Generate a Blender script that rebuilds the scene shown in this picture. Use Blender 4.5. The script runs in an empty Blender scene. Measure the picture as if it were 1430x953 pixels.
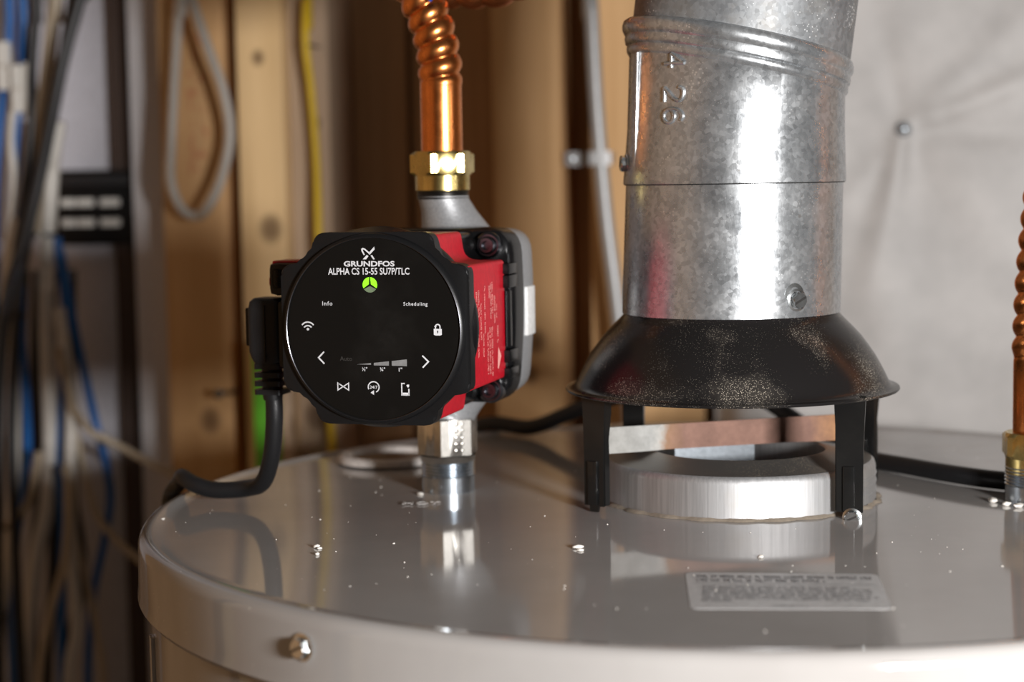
import bpy, bmesh, math, random
from mathutils import Vector, Matrix
random.seed(7)
PI = math.pi
S = bpy.context.scene
COL = S.collection

# ------------------------------------------------------------------ camera
cam_d = bpy.data.cameras.new('camera')
cam = bpy.data.objects.new('camera', cam_d)
COL.objects.link(cam)
R_ = Vector((0.9926, 0.1204, -0.0159)); U_ = Vector((0.0049, 0.0917, 0.9958)); F_ = Vector((-0.1214, 0.9885, -0.0905))
m = Matrix.Identity(4)
for i in range(3):
    m[i][0] = R_[i]; m[i][1] = U_[i]; m[i][2] = -F_[i]
m[0][3], m[1][3], m[2][3] = 0.0, -0.8528, 0.1551
cam.matrix_world = m
cam_d.sensor_width = 36.0
cam_d.lens = 36.0 * 2500.0 / 1430.0
cam_d.clip_start = 0.02
cam_d.dof.use_dof = True
cam_d.dof.focus_distance = 0.78
cam_d.dof.aperture_fstop = 6.0
S.camera = cam

# ------------------------------------------------------------------ world, flash, exposure
W = bpy.data.worlds.new('basement_air'); S.world = W; W.use_nodes = True
bg = W.node_tree.nodes['Background']
bg.inputs[0].default_value = (1.0, 0.93, 0.86, 1); bg.inputs[1].default_value = 0.08
fl = bpy.data.lights.new('photo_flash', 'AREA'); fl.shape = 'RECTANGLE'; fl.size = 0.13; fl.size_y = 0.09
fl.energy = 16.0; fl.color = (1.0, 0.98, 0.965)
flo = bpy.data.objects.new('photo_flash', fl); COL.objects.link(flo)
flo.location = (0.40, -0.87, 0.148)
flo.rotation_euler = (Vector((-0.10, 0.25, 0.07)) - flo.location).to_track_quat('-Z', 'Y').to_euler()
S.view_settings.view_transform = 'Standard'
S.view_settings.look = 'None'
S.view_settings.gamma = 1.0
S.view_settings.use_curve_mapping = False
S.view_settings.exposure = 0.0

# ------------------------------------------------------------------ materials
MATS = {}
def newmat(name):
    mt = bpy.data.materials.new(name); mt.use_nodes = True
    nt = mt.node_tree
    return mt, nt, nt.nodes['Principled BSDF']
def N(nt, t, **kw):
    n = nt.nodes.new(t)
    for k, v in kw.items():
        if k.startswith('i_'):
            n.inputs[k[2:].replace('_', ' ')].default_value = v
        else: setattr(n, k, v)
    return n
def ramp(nt, fac, stops):
    r = nt.nodes.new('ShaderNodeValToRGB')
    e = r.color_ramp.elements
    while len(e) < len(stops): e.new(0.5)
    for el, (p, c) in zip(e, stops):
        el.position = p; el.color = (*c, 1) if len(c) == 3 else c
    nt.links.new(fac, r.inputs[0]); return r
def mix(nt, fac, a, b, mode='MIX'):
    x = nt.nodes.new('ShaderNodeMix'); x.data_type = 'RGBA'; x.blend_type = mode
    for sock, v in ((x.inputs[0], fac), (x.inputs[6], a), (x.inputs[7], b)):
        if isinstance(v, (int, float)): sock.default_value = v
        elif isinstance(v, tuple): sock.default_value = (*v, 1)
        else: nt.links.new(v, sock)
    return x.outputs[2]
def bump(nt, b, h, strength, dist=0.001):
    n = nt.nodes.new('ShaderNodeBump'); n.inputs['Strength'].default_value = strength
    n.inputs['Distance'].default_value = dist
    nt.links.new(h, n.inputs['Height']); nt.links.new(n.outputs[0], b.inputs['Normal'])
def pos(nt, scale=(1, 1, 1)):
    g = nt.nodes.new('ShaderNodeNewGeometry'); mp = nt.nodes.new('ShaderNodeMapping')
    mp.inputs['Scale'].default_value = scale
    nt.links.new(g.outputs['Position'], mp.inputs[0]); return mp.outputs[0]
def noise(nt, vec, scale, detail=3, rough=0.55):
    n = nt.nodes.new('ShaderNodeTexNoise'); n.inputs['Scale'].default_value = scale
    n.inputs['Detail'].default_value = detail; n.inputs['Roughness'].default_value = rough
    nt.links.new(vec, n.inputs['Vector']); return n.outputs[0]
def voro(nt, vec, scale, feature='F1'):
    n = nt.nodes.new('ShaderNodeTexVoronoi'); n.inputs['Scale'].default_value = scale; n.feature = feature
    nt.links.new(vec, n.inputs['Vector']); return n
def mathn(nt, op, a, b=None):
    n = nt.nodes.new('ShaderNodeMath'); n.operation = op
    for i, v in enumerate((a, b)):
        if v is None: continue
        if isinstance(v, (int, float)): n.inputs[i].default_value = v
        else: nt.links.new(v, n.inputs[i])
    return n.outputs[0]

def mat_plain(name, col, rough=0.5, metal=0.0, spec=0.5, grain=0.0, gscale=400, coat=0.0):
    mt, nt, b = newmat(name)
    b.inputs['Roughness'].default_value = rough; b.inputs['Metallic'].default_value = metal
    b.inputs['Specular IOR Level'].default_value = spec; b.inputs['Coat Weight'].default_value = coat
    p = pos(nt); n = noise(nt, p, gscale, 4)
    d = tuple(c * 0.86 for c in col); l = tuple(min(1, c * 1.12) for c in col)
    r = ramp(nt, n, [(0.3, d), (0.7, l)]); nt.links.new(r.outputs[0], b.inputs['Base Color'])
    if grain: bump(nt, b, n, grain, 0.0005)
    MATS[name] = mt; return mt

def mat_dusty(name, col, dust, rough, amount, vscale=700, metal=0.0, spec=0.5, haze=0.18):
    """dark surface carrying pale dust specks that gather in cloudy patches"""
    mt, nt, b = newmat(name); b.inputs['Metallic'].default_value = metal; b.inputs['Specular IOR Level'].default_value = spec
    p = pos(nt)
    v = voro(nt, p, vscale); n = noise(nt, p, 28, 3); n2 = noise(nt, p, 300, 3)
    th = ramp(nt, n, [(0.36, (0, 0, 0)), (0.78, (amount,) * 3)])
    sp = mathn(nt, 'LESS_THAN', v.outputs['Distance'], th.outputs[0])
    film = ramp(nt, n, [(0.50, (0, 0, 0)), (0.85, (haze,) * 3)])
    f2 = mathn(nt, 'MULTIPLY', film.outputs[0], n2)
    base = mix(nt, f2, col, dust)
    base = mix(nt, mathn(nt, 'MULTIPLY', sp, 0.75), base, dust)
    nt.links.new(base, b.inputs['Base Color'])
    rr = mathn(nt, 'ADD', mathn(nt, 'MULTIPLY', sp, 0.4), rough); nt.links.new(rr, b.inputs['Roughness'])
    MATS[name] = mt; return mt

def mat_galv(name, base=0.62, rough=0.3, metal=0.7, stain=0.0):
    mt, nt, b = newmat(name); b.inputs['Metallic'].default_value = metal
    p = pos(nt); ps = pos(nt, (1, 1, 0.35))
    v = voro(nt, p, 520); sep = nt.nodes.new('ShaderNodeSeparateColor'); nt.links.new(v.outputs['Color'], sep.inputs[0])
    n1 = noise(nt, p, 45, 5, 0.65); n2 = noise(nt, ps, 600, 3)
    c1 = ramp(nt, n1, [(0.3, (base * 0.74, base * 0.78, base * 0.82)), (0.7, (base * 1.10, base * 1.13, base * 1.15))])
    c2 = ramp(nt, sep.outputs[0], [(0.0, (0.78,) * 3), (1.0, (1.10,) * 3)])
    c = mix(nt, 1.0, c1.outputs[0], c2.outputs[0], 'MULTIPLY')
    v2 = voro(nt, p, 620); th = ramp(nt, noise(nt, p, 60, 2), [(0.45, (0, 0, 0)), (0.75, (0.34,) * 3)])
    sp = mathn(nt, 'LESS_THAN', v2.outputs['Distance'], th.outputs[0])
    c = mix(nt, mathn(nt, 'MULTIPLY', sp, 0.6), c, (0.85, 0.86, 0.86))
    v3 = voro(nt, p, 130); th3 = ramp(nt, noise(nt, p, 24, 2), [(0.5, (0, 0, 0)), (0.85, (0.22,) * 3)])
    rs = mathn(nt, 'LESS_THAN', v3.outputs['Distance'], th3.outputs[0])
    c = mix(nt, mathn(nt, 'MULTIPLY', rs, 0.35 + stain), c, (0.16, 0.10, 0.05))
    if stain:
        st = ramp(nt, noise(nt, p, 70, 5, 0.7), [(0.5, (0, 0, 0)), (0.75, (stain,) * 3)])
        c = mix(nt, st.outputs[0], c, (0.18, 0.14, 0.09))
    nt.links.new(c, b.inputs['Base Color'])
    r0 = ramp(nt, n1, [(0.25, (rough - 0.07,) * 3), (0.75, (rough + 0.12,) * 3)])
    rr = mathn(nt, 'ADD', r0.outputs[0], mathn(nt, 'MULTIPLY', sep.outputs[1], 0.07)); nt.links.new(rr, b.inputs['Roughness'])
    bump(nt, b, n2, 0.06, 0.0006)
    MATS[name] = mt; return mt

def mat_brushed(name, col, rough):
    """drawn sheet metal with fine upright scratches"""
    mt, nt, b = newmat(name); b.inputs['Metallic'].default_value = 0.85
    n = noise(nt, pos(nt, (1, 1, 0.02)), 700, 4, 0.7); n2 = noise(nt, pos(nt), 60, 4)
    c = ramp(nt, n, [(0.3, tuple(v * 0.72 for v in col)), (0.65, col)]).outputs[0]
    c = mix(nt, ramp(nt, n2, [(0.55, (0, 0, 0)), (0.8, (0.35,) * 3)]).outputs[0], c, (0.40, 0.36, 0.31))
    nt.links.new(c, b.inputs['Base Color']); b.inputs['Roughness'].default_value = rough
    bump(nt, b, n, 0.10, 0.0004); MATS[name] = mt; return mt

def mat_wood(name, dark, light, knots=(), stamp=None):
    mt, nt, b = newmat(name); b.inputs['Roughness'].default_value = 0.75; b.inputs['Specular IOR Level'].default_value = 0.2
    p = pos(nt, (1, 1, 0.05)); n = noise(nt, p, 90, 5, 0.6); big = noise(nt, pos(nt, (1, 1, 0.3)), 12, 3)
    c = ramp(nt, n, [(0.3, dark), (0.7, light)]).outputs[0]
    c = mix(nt, 0.35, c, ramp(nt, big, [(0.35, dark), (0.65, light)]).outputs[0])
    g = nt.nodes.new('ShaderNodeNewGeometry'); sep = nt.nodes.new('ShaderNodeSeparateXYZ'); nt.links.new(g.outputs['Position'], sep.inputs[0])
    for kx, kz, kr in knots:
        dx = mathn(nt, 'MULTIPLY', mathn(nt, 'SUBTRACT', sep.outputs[0], kx), 1 / kr)
        dz = mathn(nt, 'MULTIPLY', mathn(nt, 'SUBTRACT', sep.outputs[2], kz), 0.8 / kr)
        d = mathn(nt, 'ADD', mathn(nt, 'MULTIPLY', dx, dx), mathn(nt, 'MULTIPLY', dz, dz))
        f = ramp(nt, d, [(0.15, (0.75,) * 3), (1.0, (0, 0, 0))]).outputs[0]
        c = mix(nt, f, c, (0.10, 0.05, 0.025))
    if stamp:
        sx0, sx1, sz0, sz1 = stamp
        w = noise(nt, pos(nt, (1.2, 1, 0.8)), 130, 2)
        f = ramp(nt, w, [(0.52, (0, 0, 0)), (0.58, (0.35,) * 3)]).outputs[0]
        for s_, lo, hi in ((sep.outputs[0], sx0, sx1), (sep.outputs[2], sz0, sz1)):
            f = mathn(nt, 'MULTIPLY', f, mathn(nt, 'GREATER_THAN', s_, lo)); f = mathn(nt, 'MULTIPLY', f, mathn(nt, 'LESS_THAN', s_, hi))
        c = mix(nt, f, c, (0.45, 0.08, 0.05))
    nt.links.new(c, b.inputs['Base Color']); bump(nt, b, n, 0.15, 0.001)
    MATS[name] = mt; return mt

def mat_copper(name, col, rough):
    mt, nt, b = newmat(name); b.inputs['Metallic'].default_value = 1.0
    p = pos(nt); n = noise(nt, p, 120, 5, 0.65)
    nt.links.new(ramp(nt, n, [(0.3, tuple(c * 0.72 for c in col)), (0.65, col)]).outputs[0], b.inputs['Base Color'])
    nt.links.new(ramp(nt, n, [(0.3, (rough + 0.12,) * 3), (0.7, (rough,) * 3)]).outputs[0], b.inputs['Roughness'])
    MATS[name] = mt; return mt

def mat_tank():
    mt, nt, b = newmat('tank_enamel')
    p = pos(nt); n = noise(nt, p, 10, 4, 0.6); fine = noise(nt, p, 900, 2)
    c = ramp(nt, n, [(0.3, (0.325, 0.308, 0.295)), (0.7, (0.385, 0.37, 0.357))]).outputs[0]
    v = voro(nt, p, 160); th = ramp(nt, noise(nt, p, 15, 2), [(0.45, (0.01,) * 3), (0.8, (0.10,) * 3)])
    sp = mathn(nt, 'LESS_THAN', v.outputs['Distance'], th.outputs[0])
    c = mix(nt, mathn(nt, 'MULTIPLY', sp, 0.7), c, (0.8, 0.78, 0.74))
    # rust-brown grime that collects at the back of the lid
    g = nt.nodes.new('ShaderNodeNewGeometry'); sep = nt.nodes.new('ShaderNodeSeparateXYZ'); nt.links.new(g.outputs['Position'], sep.inputs[0])
    back = ramp(nt, sep.outputs[1], [(0.06, (0, 0, 0)), (0.22, (1, 1, 1))]).outputs[0]
    gr = mathn(nt, 'MULTIPLY', ramp(nt, noise(nt, p, 26, 5, 0.7), [(0.52, (0, 0, 0)), (0.72, (0.55,) * 3)]).outputs[0], back)
    c = mix(nt, gr, c, (0.20, 0.13, 0.08))
    nt.links.new(c, b.inputs['Base Color'])
    nt.links.new(ramp(nt, n, [(0.3, (0.055,) * 3), (0.7, (0.09,) * 3)]).outputs[0], b.inputs['Roughness'])
    b.inputs['Specular IOR Level'].default_value = 0.55
    bump(nt, b, fine, 0.004, 0.0005)
    MATS['tank_enamel'] = mt

def mat_baffle():
    mt, nt, b = newmat('heat_tinted_steel'); b.inputs['Metallic'].default_value = 0.35; b.inputs['Roughness'].default_value = 0.6
    g = nt.nodes.new('ShaderNodeNewGeometry'); sep = nt.nodes.new('ShaderNodeSeparateXYZ'); nt.links.new(g.outputs['Position'], sep.inputs[0])
    p = pos(nt); n = noise(nt, p, 150, 5, 0.65)
    t = mathn(nt, 'ADD', mathn(nt, 'MULTIPLY', sep.outputs[0], 8.0), 0.5)   # metres along the strip
    t = mathn(nt, 'ADD', t, mathn(nt, 'MULTIPLY', mathn(nt, 'SUBTRACT', n, 0.5), 0.10))
    r = ramp(nt, t, [(0.00, (0.21, 0.205, 0.19)), (0.20, (0.25, 0.25, 0.24)), (0.225, (0.32, 0.31, 0.29)), (0.26, (0.20, 0.11, 0.06)), (0.32, (0.165, 0.086, 0.062)), (0.80, (0.17, 0.09, 0.066)), (0.90, (0.26, 0.13, 0.06))])
    c = mix(nt, 0.4, r.outputs[0], ramp(nt, n, [(0.3, (0.25,) * 3), (0.7, (0.9,) * 3)]).outputs[0], 'SOFT_LIGHT')
    nt.links.new(c, b.inputs['Base Color']); MATS['heat_tinted_steel'] = mt

def mat_emit(name, col, s):
    mt, nt, b = newmat(name); b.inputs['Base Color'].default_value = (*[c * 0.3 for c in col], 1)
    b.inputs['Emission Color'].default_value = (*col, 1); b.inputs['Emission Strength'].default_value = s; MATS[name] = mt

mat_tank(); mat_baffle()
mat_galv('galvanised', 0.50, 0.23, 0.80); mat_galv('galvanised_old', 0.24, 0.48, 0.5, stain=0.35)
mat_brushed('aluminium_ring', (0.50, 0.50, 0.505), 0.55)
mat_dusty('hood_enamel', (0.010, 0.009, 0.009), (0.50, 0.44, 0.36), 0.24, 0.38, 1600, spec=0.35)
mat_dusty('leg_enamel', (0.008, 0.008, 0.008), (0.4, 0.36, 0.3), 0.16, 0.05, 900, spec=0.4, haze=0.03)
mat_dusty('ring_top_dust', (0.22, 0.205, 0.19), (0.50, 0.42, 0.30), 0.42, 0.36, 1100, metal=0.7)
mat_plain('black_plastic', (0.007, 0.007, 0.0075), 0.36, spec=0.28, grain=0.06, gscale=1500)
mat_plain('black_gloss', (0.006, 0.006, 0.0065), 0.22, spec=0.22)
mat_dusty('panel_black', (0.006, 0.0055, 0.005), (0.20, 0.19, 0.17), 0.28, 0.05, 1300, spec=0.16, haze=0.06)
mat_plain('black_rubber', (0.010, 0.010, 0.011), 0.42, spec=0.28, grain=0.1, gscale=1200)
mat_plain('print_grey', (0.62, 0.62, 0.64), 0.5)
mat_plain('print_dim', (0.20, 0.20, 0.20), 0.5)
mat_plain('print_faint', (0.03, 0.028, 0.026), 0.5)
mat_plain('red_enamel', (0.44, 0.005, 0.016), 0.42, spec=0.35)
mat_plain('red_label_print', (0.85, 0.38, 0.34), 0.6)
mat_plain('cast_iron_grey', (0.33, 0.335, 0.345), 0.42, metal=0.45, grain=0.35, gscale=900)
mat_plain('machined_metal', (0.86, 0.86, 0.85), 0.35, metal=0.3)
mat_plain('dark_metal', (0.16, 0.155, 0.15), 0.35, metal=1.0, grain=0.2)
mat_plain('bolt_steel', (0.13, 0.13, 0.145), 0.25, metal=1.0)
mat_plain('chrome', (0.58, 0.56, 0.52), 0.24, metal=1.0)
mat_plain('zinc', (0.50, 0.55, 0.60), 0.26, metal=1.0)
mat_plain('zinc_screw', (0.72, 0.75, 0.76), 0.24, metal=1.0)
mat_copper('copper', (0.90, 0.31, 0.09), 0.22)
mat_copper('copper_dark', (0.62, 0.20, 0.07), 0.30)
mat_copper('brass', (0.72, 0.56, 0.22), 0.20)
mat_plain('label_paper', (0.46, 0.46, 0.46), 0.35)
mat_plain('ink', (0.10, 0.10, 0.11), 0.6)
mat_plain('emboss', (0.60, 0.58, 0.56), 0.25)
mat_plain('crumb', (0.82, 0.78, 0.72), 0.7)
mat_plain('cap_white', (0.62, 0.58, 0.55), 0.3)
mat_plain('cap_brown', (0.16, 0.10, 0.06), 0.4)
mat_plain('sealant', (0.24, 0.20, 0.155), 0.8, grain=0.4, gscale=500)
mat_wood('stud_light', (0.66, 0.44, 0.21), (0.84, 0.60, 0.33), knots=((-0.3553, 0.2494, 0.006), (-0.349, 0.1197, 0.011), (-0.352, 0.02, 0.008)))
mat_wood('stud_tan', (0.54, 0.32, 0.145), (0.72, 0.46, 0.235), knots=((-0.1474, 0.0311, 0.009), (-0.405, -0.03, 0.010), (-0.152, 0.005, 0.007)), stamp=(-0.416, -0.400, 0.16, 0.30))
mat_wood('stud_grey', (0.48, 0.35, 0.24), (0.62, 0.47, 0.34), knots=((-0.322, -0.027, 0.011), (-0.316, 0.20, 0.005)))
mat_wood('sheathing', (0.44, 0.26, 0.13), (0.60, 0.37, 0.20))
mat_plain('drywall', (0.60, 0.60, 0.66), 0.8)
mat_plain('drywall_edge', (0.72, 0.71, 0.73), 0.7)
mat_plain('strip_brown', (0.075, 0.05, 0.04), 0.7)
mat_plain('poly_sheet', (0.44, 0.42, 0.405), 0.5, gscale=25)
mat_plain('concrete', (0.22, 0.20, 0.18), 0.85, grain=0.3, gscale=60)
mat_plain('cable_blue', (0.004, 0.12, 0.42), 0.4)
mat_plain('cable_white', (0.66, 0.63, 0.58), 0.45)
mat_plain('cable_beige', (0.42, 0.35, 0.26), 0.5)
mat_plain('cable_pale', (0.50, 0.47, 0.43), 0.5)
mat_plain('cable_black', (0.02, 0.02, 0.022), 0.45)
mat_plain('cable_yellow', (0.78, 0.52, 0.015), 0.45)
mat_plain('conduit_grey', (0.36, 0.36, 0.36), 0.4, metal=0.3)
mat_plain('tag_white', (0.78, 0.77, 0.73), 0.5)
mat_plain('green_plastic', (0.12, 0.48, 0.03), 0.4)
mat_plain('blue_plastic', (0.01, 0.06, 0.42), 0.35)
mat_plain('pin_grey', (0.20, 0.21, 0.22), 0.5)
mat_emit('led_green', (0.30, 1.0, 0.02), 1.1)
mat_plain('led_off', (0.15, 0.20, 0.12), 0.3)

# ------------------------------------------------------------------ mesh helpers
def link(name, bm, mat, parent=None, smooth=35, loc=None):
    bmesh.ops.recalc_face_normals(bm, faces=bm.faces)
    me = bpy.data.meshes.new(name); bm.to_mesh(me); bm.free()
    if smooth:
        for pl in me.polygons: pl.use_smooth = True
        me.set_sharp_from_angle(angle=math.radians(smooth))
    me.materials.append(MATS[mat])
    o = bpy.data.objects.new(name, me); COL.objects.link(o)
    if loc: o.location = loc
    if parent: o.parent = parent
    return o
def empty(name, loc=(0, 0, 0), rz=0):
    o = bpy.data.objects.new(name, None); COL.objects.link(o); o.empty_display_size = 0.02
    o.location = loc; o.rotation_euler = (0, 0, rz); return o
def tag(o, label, cat, group=None, kind=None):
    o['label'] = label; o['category'] = cat
    if group: o['group'] = group
    if kind: o['kind'] = kind
    return o
def struct(o): o['kind'] = 'structure'; return o
def loops(bm, rings, closed=True, cap0=False, cap1=False):
    vs = [[bm.verts.new(p) for p in r] for r in rings]
    for a, b in zip(vs, vs[1:]):
        n = len(a)
        for i in range(n if closed else n - 1):
            j = (i + 1) % n
            bm.faces.new((a[i], a[j], b[j], b[i]))
    if cap0: bm.faces.new(vs[0])
    if cap1: bm.faces.new(vs[-1])
    return vs
def lathe(bm, prof, c=(0, 0, 0), seg=96, cap0=False, cap1=False, axis='z'):
    rings = []
    for r, h in prof:
        ring = []
        for i in range(seg):
            t = 2 * PI * i / seg
            a, b_ = r * math.cos(t), r * math.sin(t)
            ring.append((c[0] + a, c[1] + b_, c[2] + h) if axis == 'z' else (c[0] + a, c[1] + h, c[2] + b_) if axis == 'y' else (c[0] + h, c[1] + a, c[2] + b_))
        rings.append(ring)
    return loops(bm, rings, True, cap0, cap1)
def box(bm, lo, hi, bev=0.0, M=None):
    x0, y0, z0 = lo; x1, y1, z1 = hi
    vs = [bm.verts.new(p) for p in ((x0, y0, z0), (x1, y0, z0), (x1, y1, z0), (x0, y1, z0), (x0, y0, z1), (x1, y0, z1), (x1, y1, z1), (x0, y1, z1))]
    fs = [bm.faces.new([vs[i] for i in q]) for q in ((0, 3, 2, 1), (4, 5, 6, 7), (0, 1, 5, 4), (1, 2, 6, 5), (2, 3, 7, 6), (3, 0, 4, 7))]
    if bev:
        es = list({e for f in fs for e in f.edges})
        r = bmesh.ops.bevel(bm, geom=es, offset=bev, segments=2, profile=0.6, affect='EDGES')
        vs = list({v for f in r['faces'] for v in f.verts} | {v for v in vs if v.is_valid})
    if M is not None: bmesh.ops.transform(bm, matrix=M, verts=vs)
    return vs
def catmull(pts, n=10):
    P = [Vector(p) for p in pts]; P = [P[0] * 2 - P[1]] + P + [P[-1] * 2 - P[-2]]
    out = []
    for i in range(1, len(P) - 2):
        a, b, c, d = P[i - 1:i + 3]
        for k in range(n):
            t = k / n
            out.append(0.5 * ((2 * b) + (c - a) * t + (2 * a - 5 * b + 4 * c - d) * t * t + (3 * b - a - 3 * c + d) * t ** 3))
    out.append(P[-2]); return out
def resample(path, step):
    out = [path[0]]; acc = 0.0
    for a, b in zip(path, path[1:]):
        L_ = (b - a).length; t = step - acc
        while t <= L_: out.append(a.lerp(b, t / L_)); t += step
        acc = L_ - (t - step)
    return out
def tube(bm, path, rad, seg=16, cap=True):
    """rad: number or function(arc length, angle)"""
    P = [Vector(p) for p in path]
    T = [((P[min(i + 1, len(P) - 1)] - P[max(i - 1, 0)]).normalized()) for i in range(len(P))]
    up = Vector((0, 0, 1)) if abs(T[0].z) < 0.9 else Vector((0, -1, 0))
    nrm = (up - T[0] * up.dot(T[0])).normalized()
    rings = []; s = 0.0
    for i, p in enumerate(P):
        if i: s += (P[i] - P[i - 1]).length
        nrm = (nrm - T[i] * nrm.dot(T[i])).normalized(); bn = T[i].cross(nrm)
        ring = []
        for k in range(seg):
            a = 2 * PI * k / seg
            r = rad(s, a) if callable(rad) else rad
            ring.append(p + (nrm * math.cos(a) + bn * math.sin(a)) * r)
        rings.append(ring)
    return loops(bm, rings, True, cap, cap)
def prism(bm, poly, y0, y1, bev=0.0):
    """polygon in (x, z), pulled along y"""
    a = [bm.verts.new((x, y0, z)) for x, z in poly]; b = [bm.verts.new((x, y1, z)) for x, z in poly]
    n = len(poly)
    f0 = bm.faces.new(a); f1 = bm.faces.new(b[::-1])
    for i in range(n): bm.faces.new((a[i], b[i], b[(i + 1) % n], a[(i + 1) % n]))
    if bev: bmesh.ops.bevel(bm, geom=list(f0.edges), offset=bev, segments=3, profile=0.6, affect='EDGES')
def round_poly(pts, r, n=5):
    out = []
    m_ = len(pts)
    for i in range(m_):
        p0, p, p1 = Vector(pts[i - 1]), Vector(pts[i]), Vector(pts[(i + 1) % m_])
        rr = r[i] if isinstance(r, (list, tuple)) else r
        d0 = (p0 - p).normalized(); d1 = (p1 - p).normalized()
        a = p + d0 * rr; b = p + d1 * rr
        for k in range(n + 1):
            t = k / n; out.append(tuple((1 - t) ** 2 * a + 2 * t * (1 - t) * p + t * t * b))
    return out
def hexprism(bm, c, r, z0, z1, rot=0.0, ch=0.0, n=6, hole=None):
    """hex nut with chamfered corners (r = across-corner radius)"""
    seg = n * 8; ap = r * math.cos(PI / n)
    def ring(z, lim):
        out = []
        for i in range(seg):
            t = 2 * PI * i / seg; tt = (t + PI / n) % (2 * PI / n) - PI / n
            rr = min(ap / math.cos(tt), lim); a = t + rot
            out.append((c[0] + rr * math.cos(a), c[1] + rr * math.sin(a), z))
        return out
    L = [ring(z0, ap * 0.97 if ch else r), ring(z0 + ch, r), ring(z1 - ch, r), ring(z1, ap * 0.97 if ch else r)] if ch else [ring(z0, r), ring(z1, r)]
    loops(bm, L, True, True, True)
def text_mesh(s, size, xs=1.0, bold=0.0, ext=0.0, spacing=1.0):
    cu = bpy.data.curves.new('lettering', 'FONT'); cu.body = s; cu.size = size; cu.align_x = 'CENTER'; cu.align_y = 'CENTER'
    cu.offset = bold; cu.extrude = ext; cu.space_character = spacing; cu.resolution_u = 3
    o = bpy.data.objects.new('lettering', cu); COL.objects.link(o)
    dg = bpy.context.evaluated_depsgraph_get(); dg.update()
    me = bpy.data.meshes.new_from_object(o.evaluated_get(dg))
    bpy.data.objects.remove(o); bpy.data.curves.remove(cu)
    bm = bmesh.new(); bm.from_mesh(me); bpy.data.meshes.remove(me)
    for v in bm.verts: v.co.x *= xs
    return bm

# ------------------------------------------------------------------ the setting
FZ = -1.25
bm = bmesh.new(); box(bm, (-0.91, -4.0, FZ - 0.1), (3.0, 0.66, FZ)); struct(link('floor', bm, 'concrete', smooth=0))
bm = bmesh.new(); box(bm, (-0.85, 0.60, FZ), (3.0, 0.66, 1.1)); wall = struct(link('wall_back', bm, 'sheathing', smooth=0))
def board(name, x0, x1, y0, y1, mat, bev=0.0015, z0=FZ, z1=1.1, parent=None):
    b_ = bmesh.new(); box(b_, (x0, y0, z0), (x1, y1, z1), bev); return link(name, b_, mat, parent, smooth=30)
board('stud', -0.4378, -0.3860, 0.50, 0.60, 'stud_tan', parent=wall)
board('stud', -0.3725, -0.3365, 0.487, 0.60, 'stud_light', parent=wall)
board('stud', -0.3360, -0.3049, 0.505, 0.60, 'stud_grey', parent=wall)
board('sheathing_board', -0.3040, -0.2590, 0.585, 0.60, 'sheathing', parent=wall)
board('sheathing_board', -0.2540, -0.1800, 0.585, 0.60, 'sheathing', parent=wall)
board('stud', -0.1783, -0.1264, 0.50, 0.60, 'stud_tan', parent=wall)
board('stud', -0.1060, -0.0200, 0.52, 0.60, 'stud_tan', parent=wall)
board('drywall_panel', -0.85, -0.5070, 0.588, 0.60, 'drywall', parent=wall)
board('dark_strip', -0.5045, -0.4874, 0.575, 0.60, 'strip_brown', parent=wall)
board('drywall_edge', -0.4789, -0.4510, 0.55, 0.60, 'drywall_edge', parent=wall)
# left-hand stud wall, out of frame but mirrored in the tank jacket
bm = bmesh.new(); box(bm, (-0.91, -4.0, FZ), (-0.85, 0.66, 1.1)); wl = struct(link('wall_left', bm, 'sheathing', smooth=0))
for i in range(9):
    b_ = bmesh.new(); y = -3.40 + i * 0.41; box(b_, (-0.85, y, FZ), (-0.76, y + 0.038, 1.1), 0.0015); link('stud', b_, 'stud_light', wl, 30)

# ------------------------------------------------------------------ vapour barrier sheet with folds round a cap nail
PINX, PINZ = 0.1248, 0.1861
def fold(x, z, p, q, w, h, side=1):
    a = Vector(p); b = Vector(q); v = Vector((x, z)) - a; d = b - a; L = d.length; d /= L
    t = v.dot(d); s = v.x * d.y - v.y * d.x
    if t < -0.01 or t > L * 1.3: return 0
    ww = w * (0.35 + 0.9 * max(t, 0) / L); env = max(0, min(1, (t + 0.01) / 0.02)) * max(0, min(1, (L * 1.3 - t) / (0.4 * L)))
    return h * env * math.exp(-(s / ww) ** 2)
def sheet_y(x, z):
    y = 0.0
    for q, w, h in (((0.0826, 0.1354), 0.006, -0.0035), ((0.10, 0.075), 0.007, -0.009), ((0.1120, 0.036), 0.012, -0.008), ((0.205, 0.2176), 0.004, -0.011),
                    ((0.2087, 0.1815), 0.006, 0.007), ((0.06, 0.20), 0.006, -0.003), ((0.25, 0.30), 0.01, -0.004), ((0.10, 0.30), 0.009, 0.003), ((0.19, 0.06), 0.015, 0.003)):
        y += 0.26 * fold(x, z, (PINX, PINZ), q, w * 1.3, h)
    d = math.hypot(x - PINX, z - PINZ)
    y += -0.004 * (1 - math.exp(-(d / 0.07) ** 2)) + 0.004 * math.sin(x * 17 + 1.1) * math.sin(z * 9 + 0.4)
    y += -0.0004 * math.sin(x * 60 + z * 25)
    return y
bm = bmesh.new(); nx, nz = 150, 190; G = []
X0, X1, Z0, Z1 = -0.012, 0.62, -0.45, 0.75
for k in range(nz + 1):
    row = []
    for i in range(nx + 1):
        x = X0 + (X1 - X0) * (i / nx) ** 1.25; z = Z0 + (Z1 - Z0) * k / nz
        edge = 0.03 * math.exp(-((x - X0) / 0.012) ** 2)
        row.append(bm.verts.new((x, 0.478 + sheet_y(x, z) + edge, z)))
    G.append(row)
for k in range(nz):
    for i in range(nx): bm.faces.new((G[k][i], G[k][i + 1], G[k + 1][i + 1], G[k + 1][i]))
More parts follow.
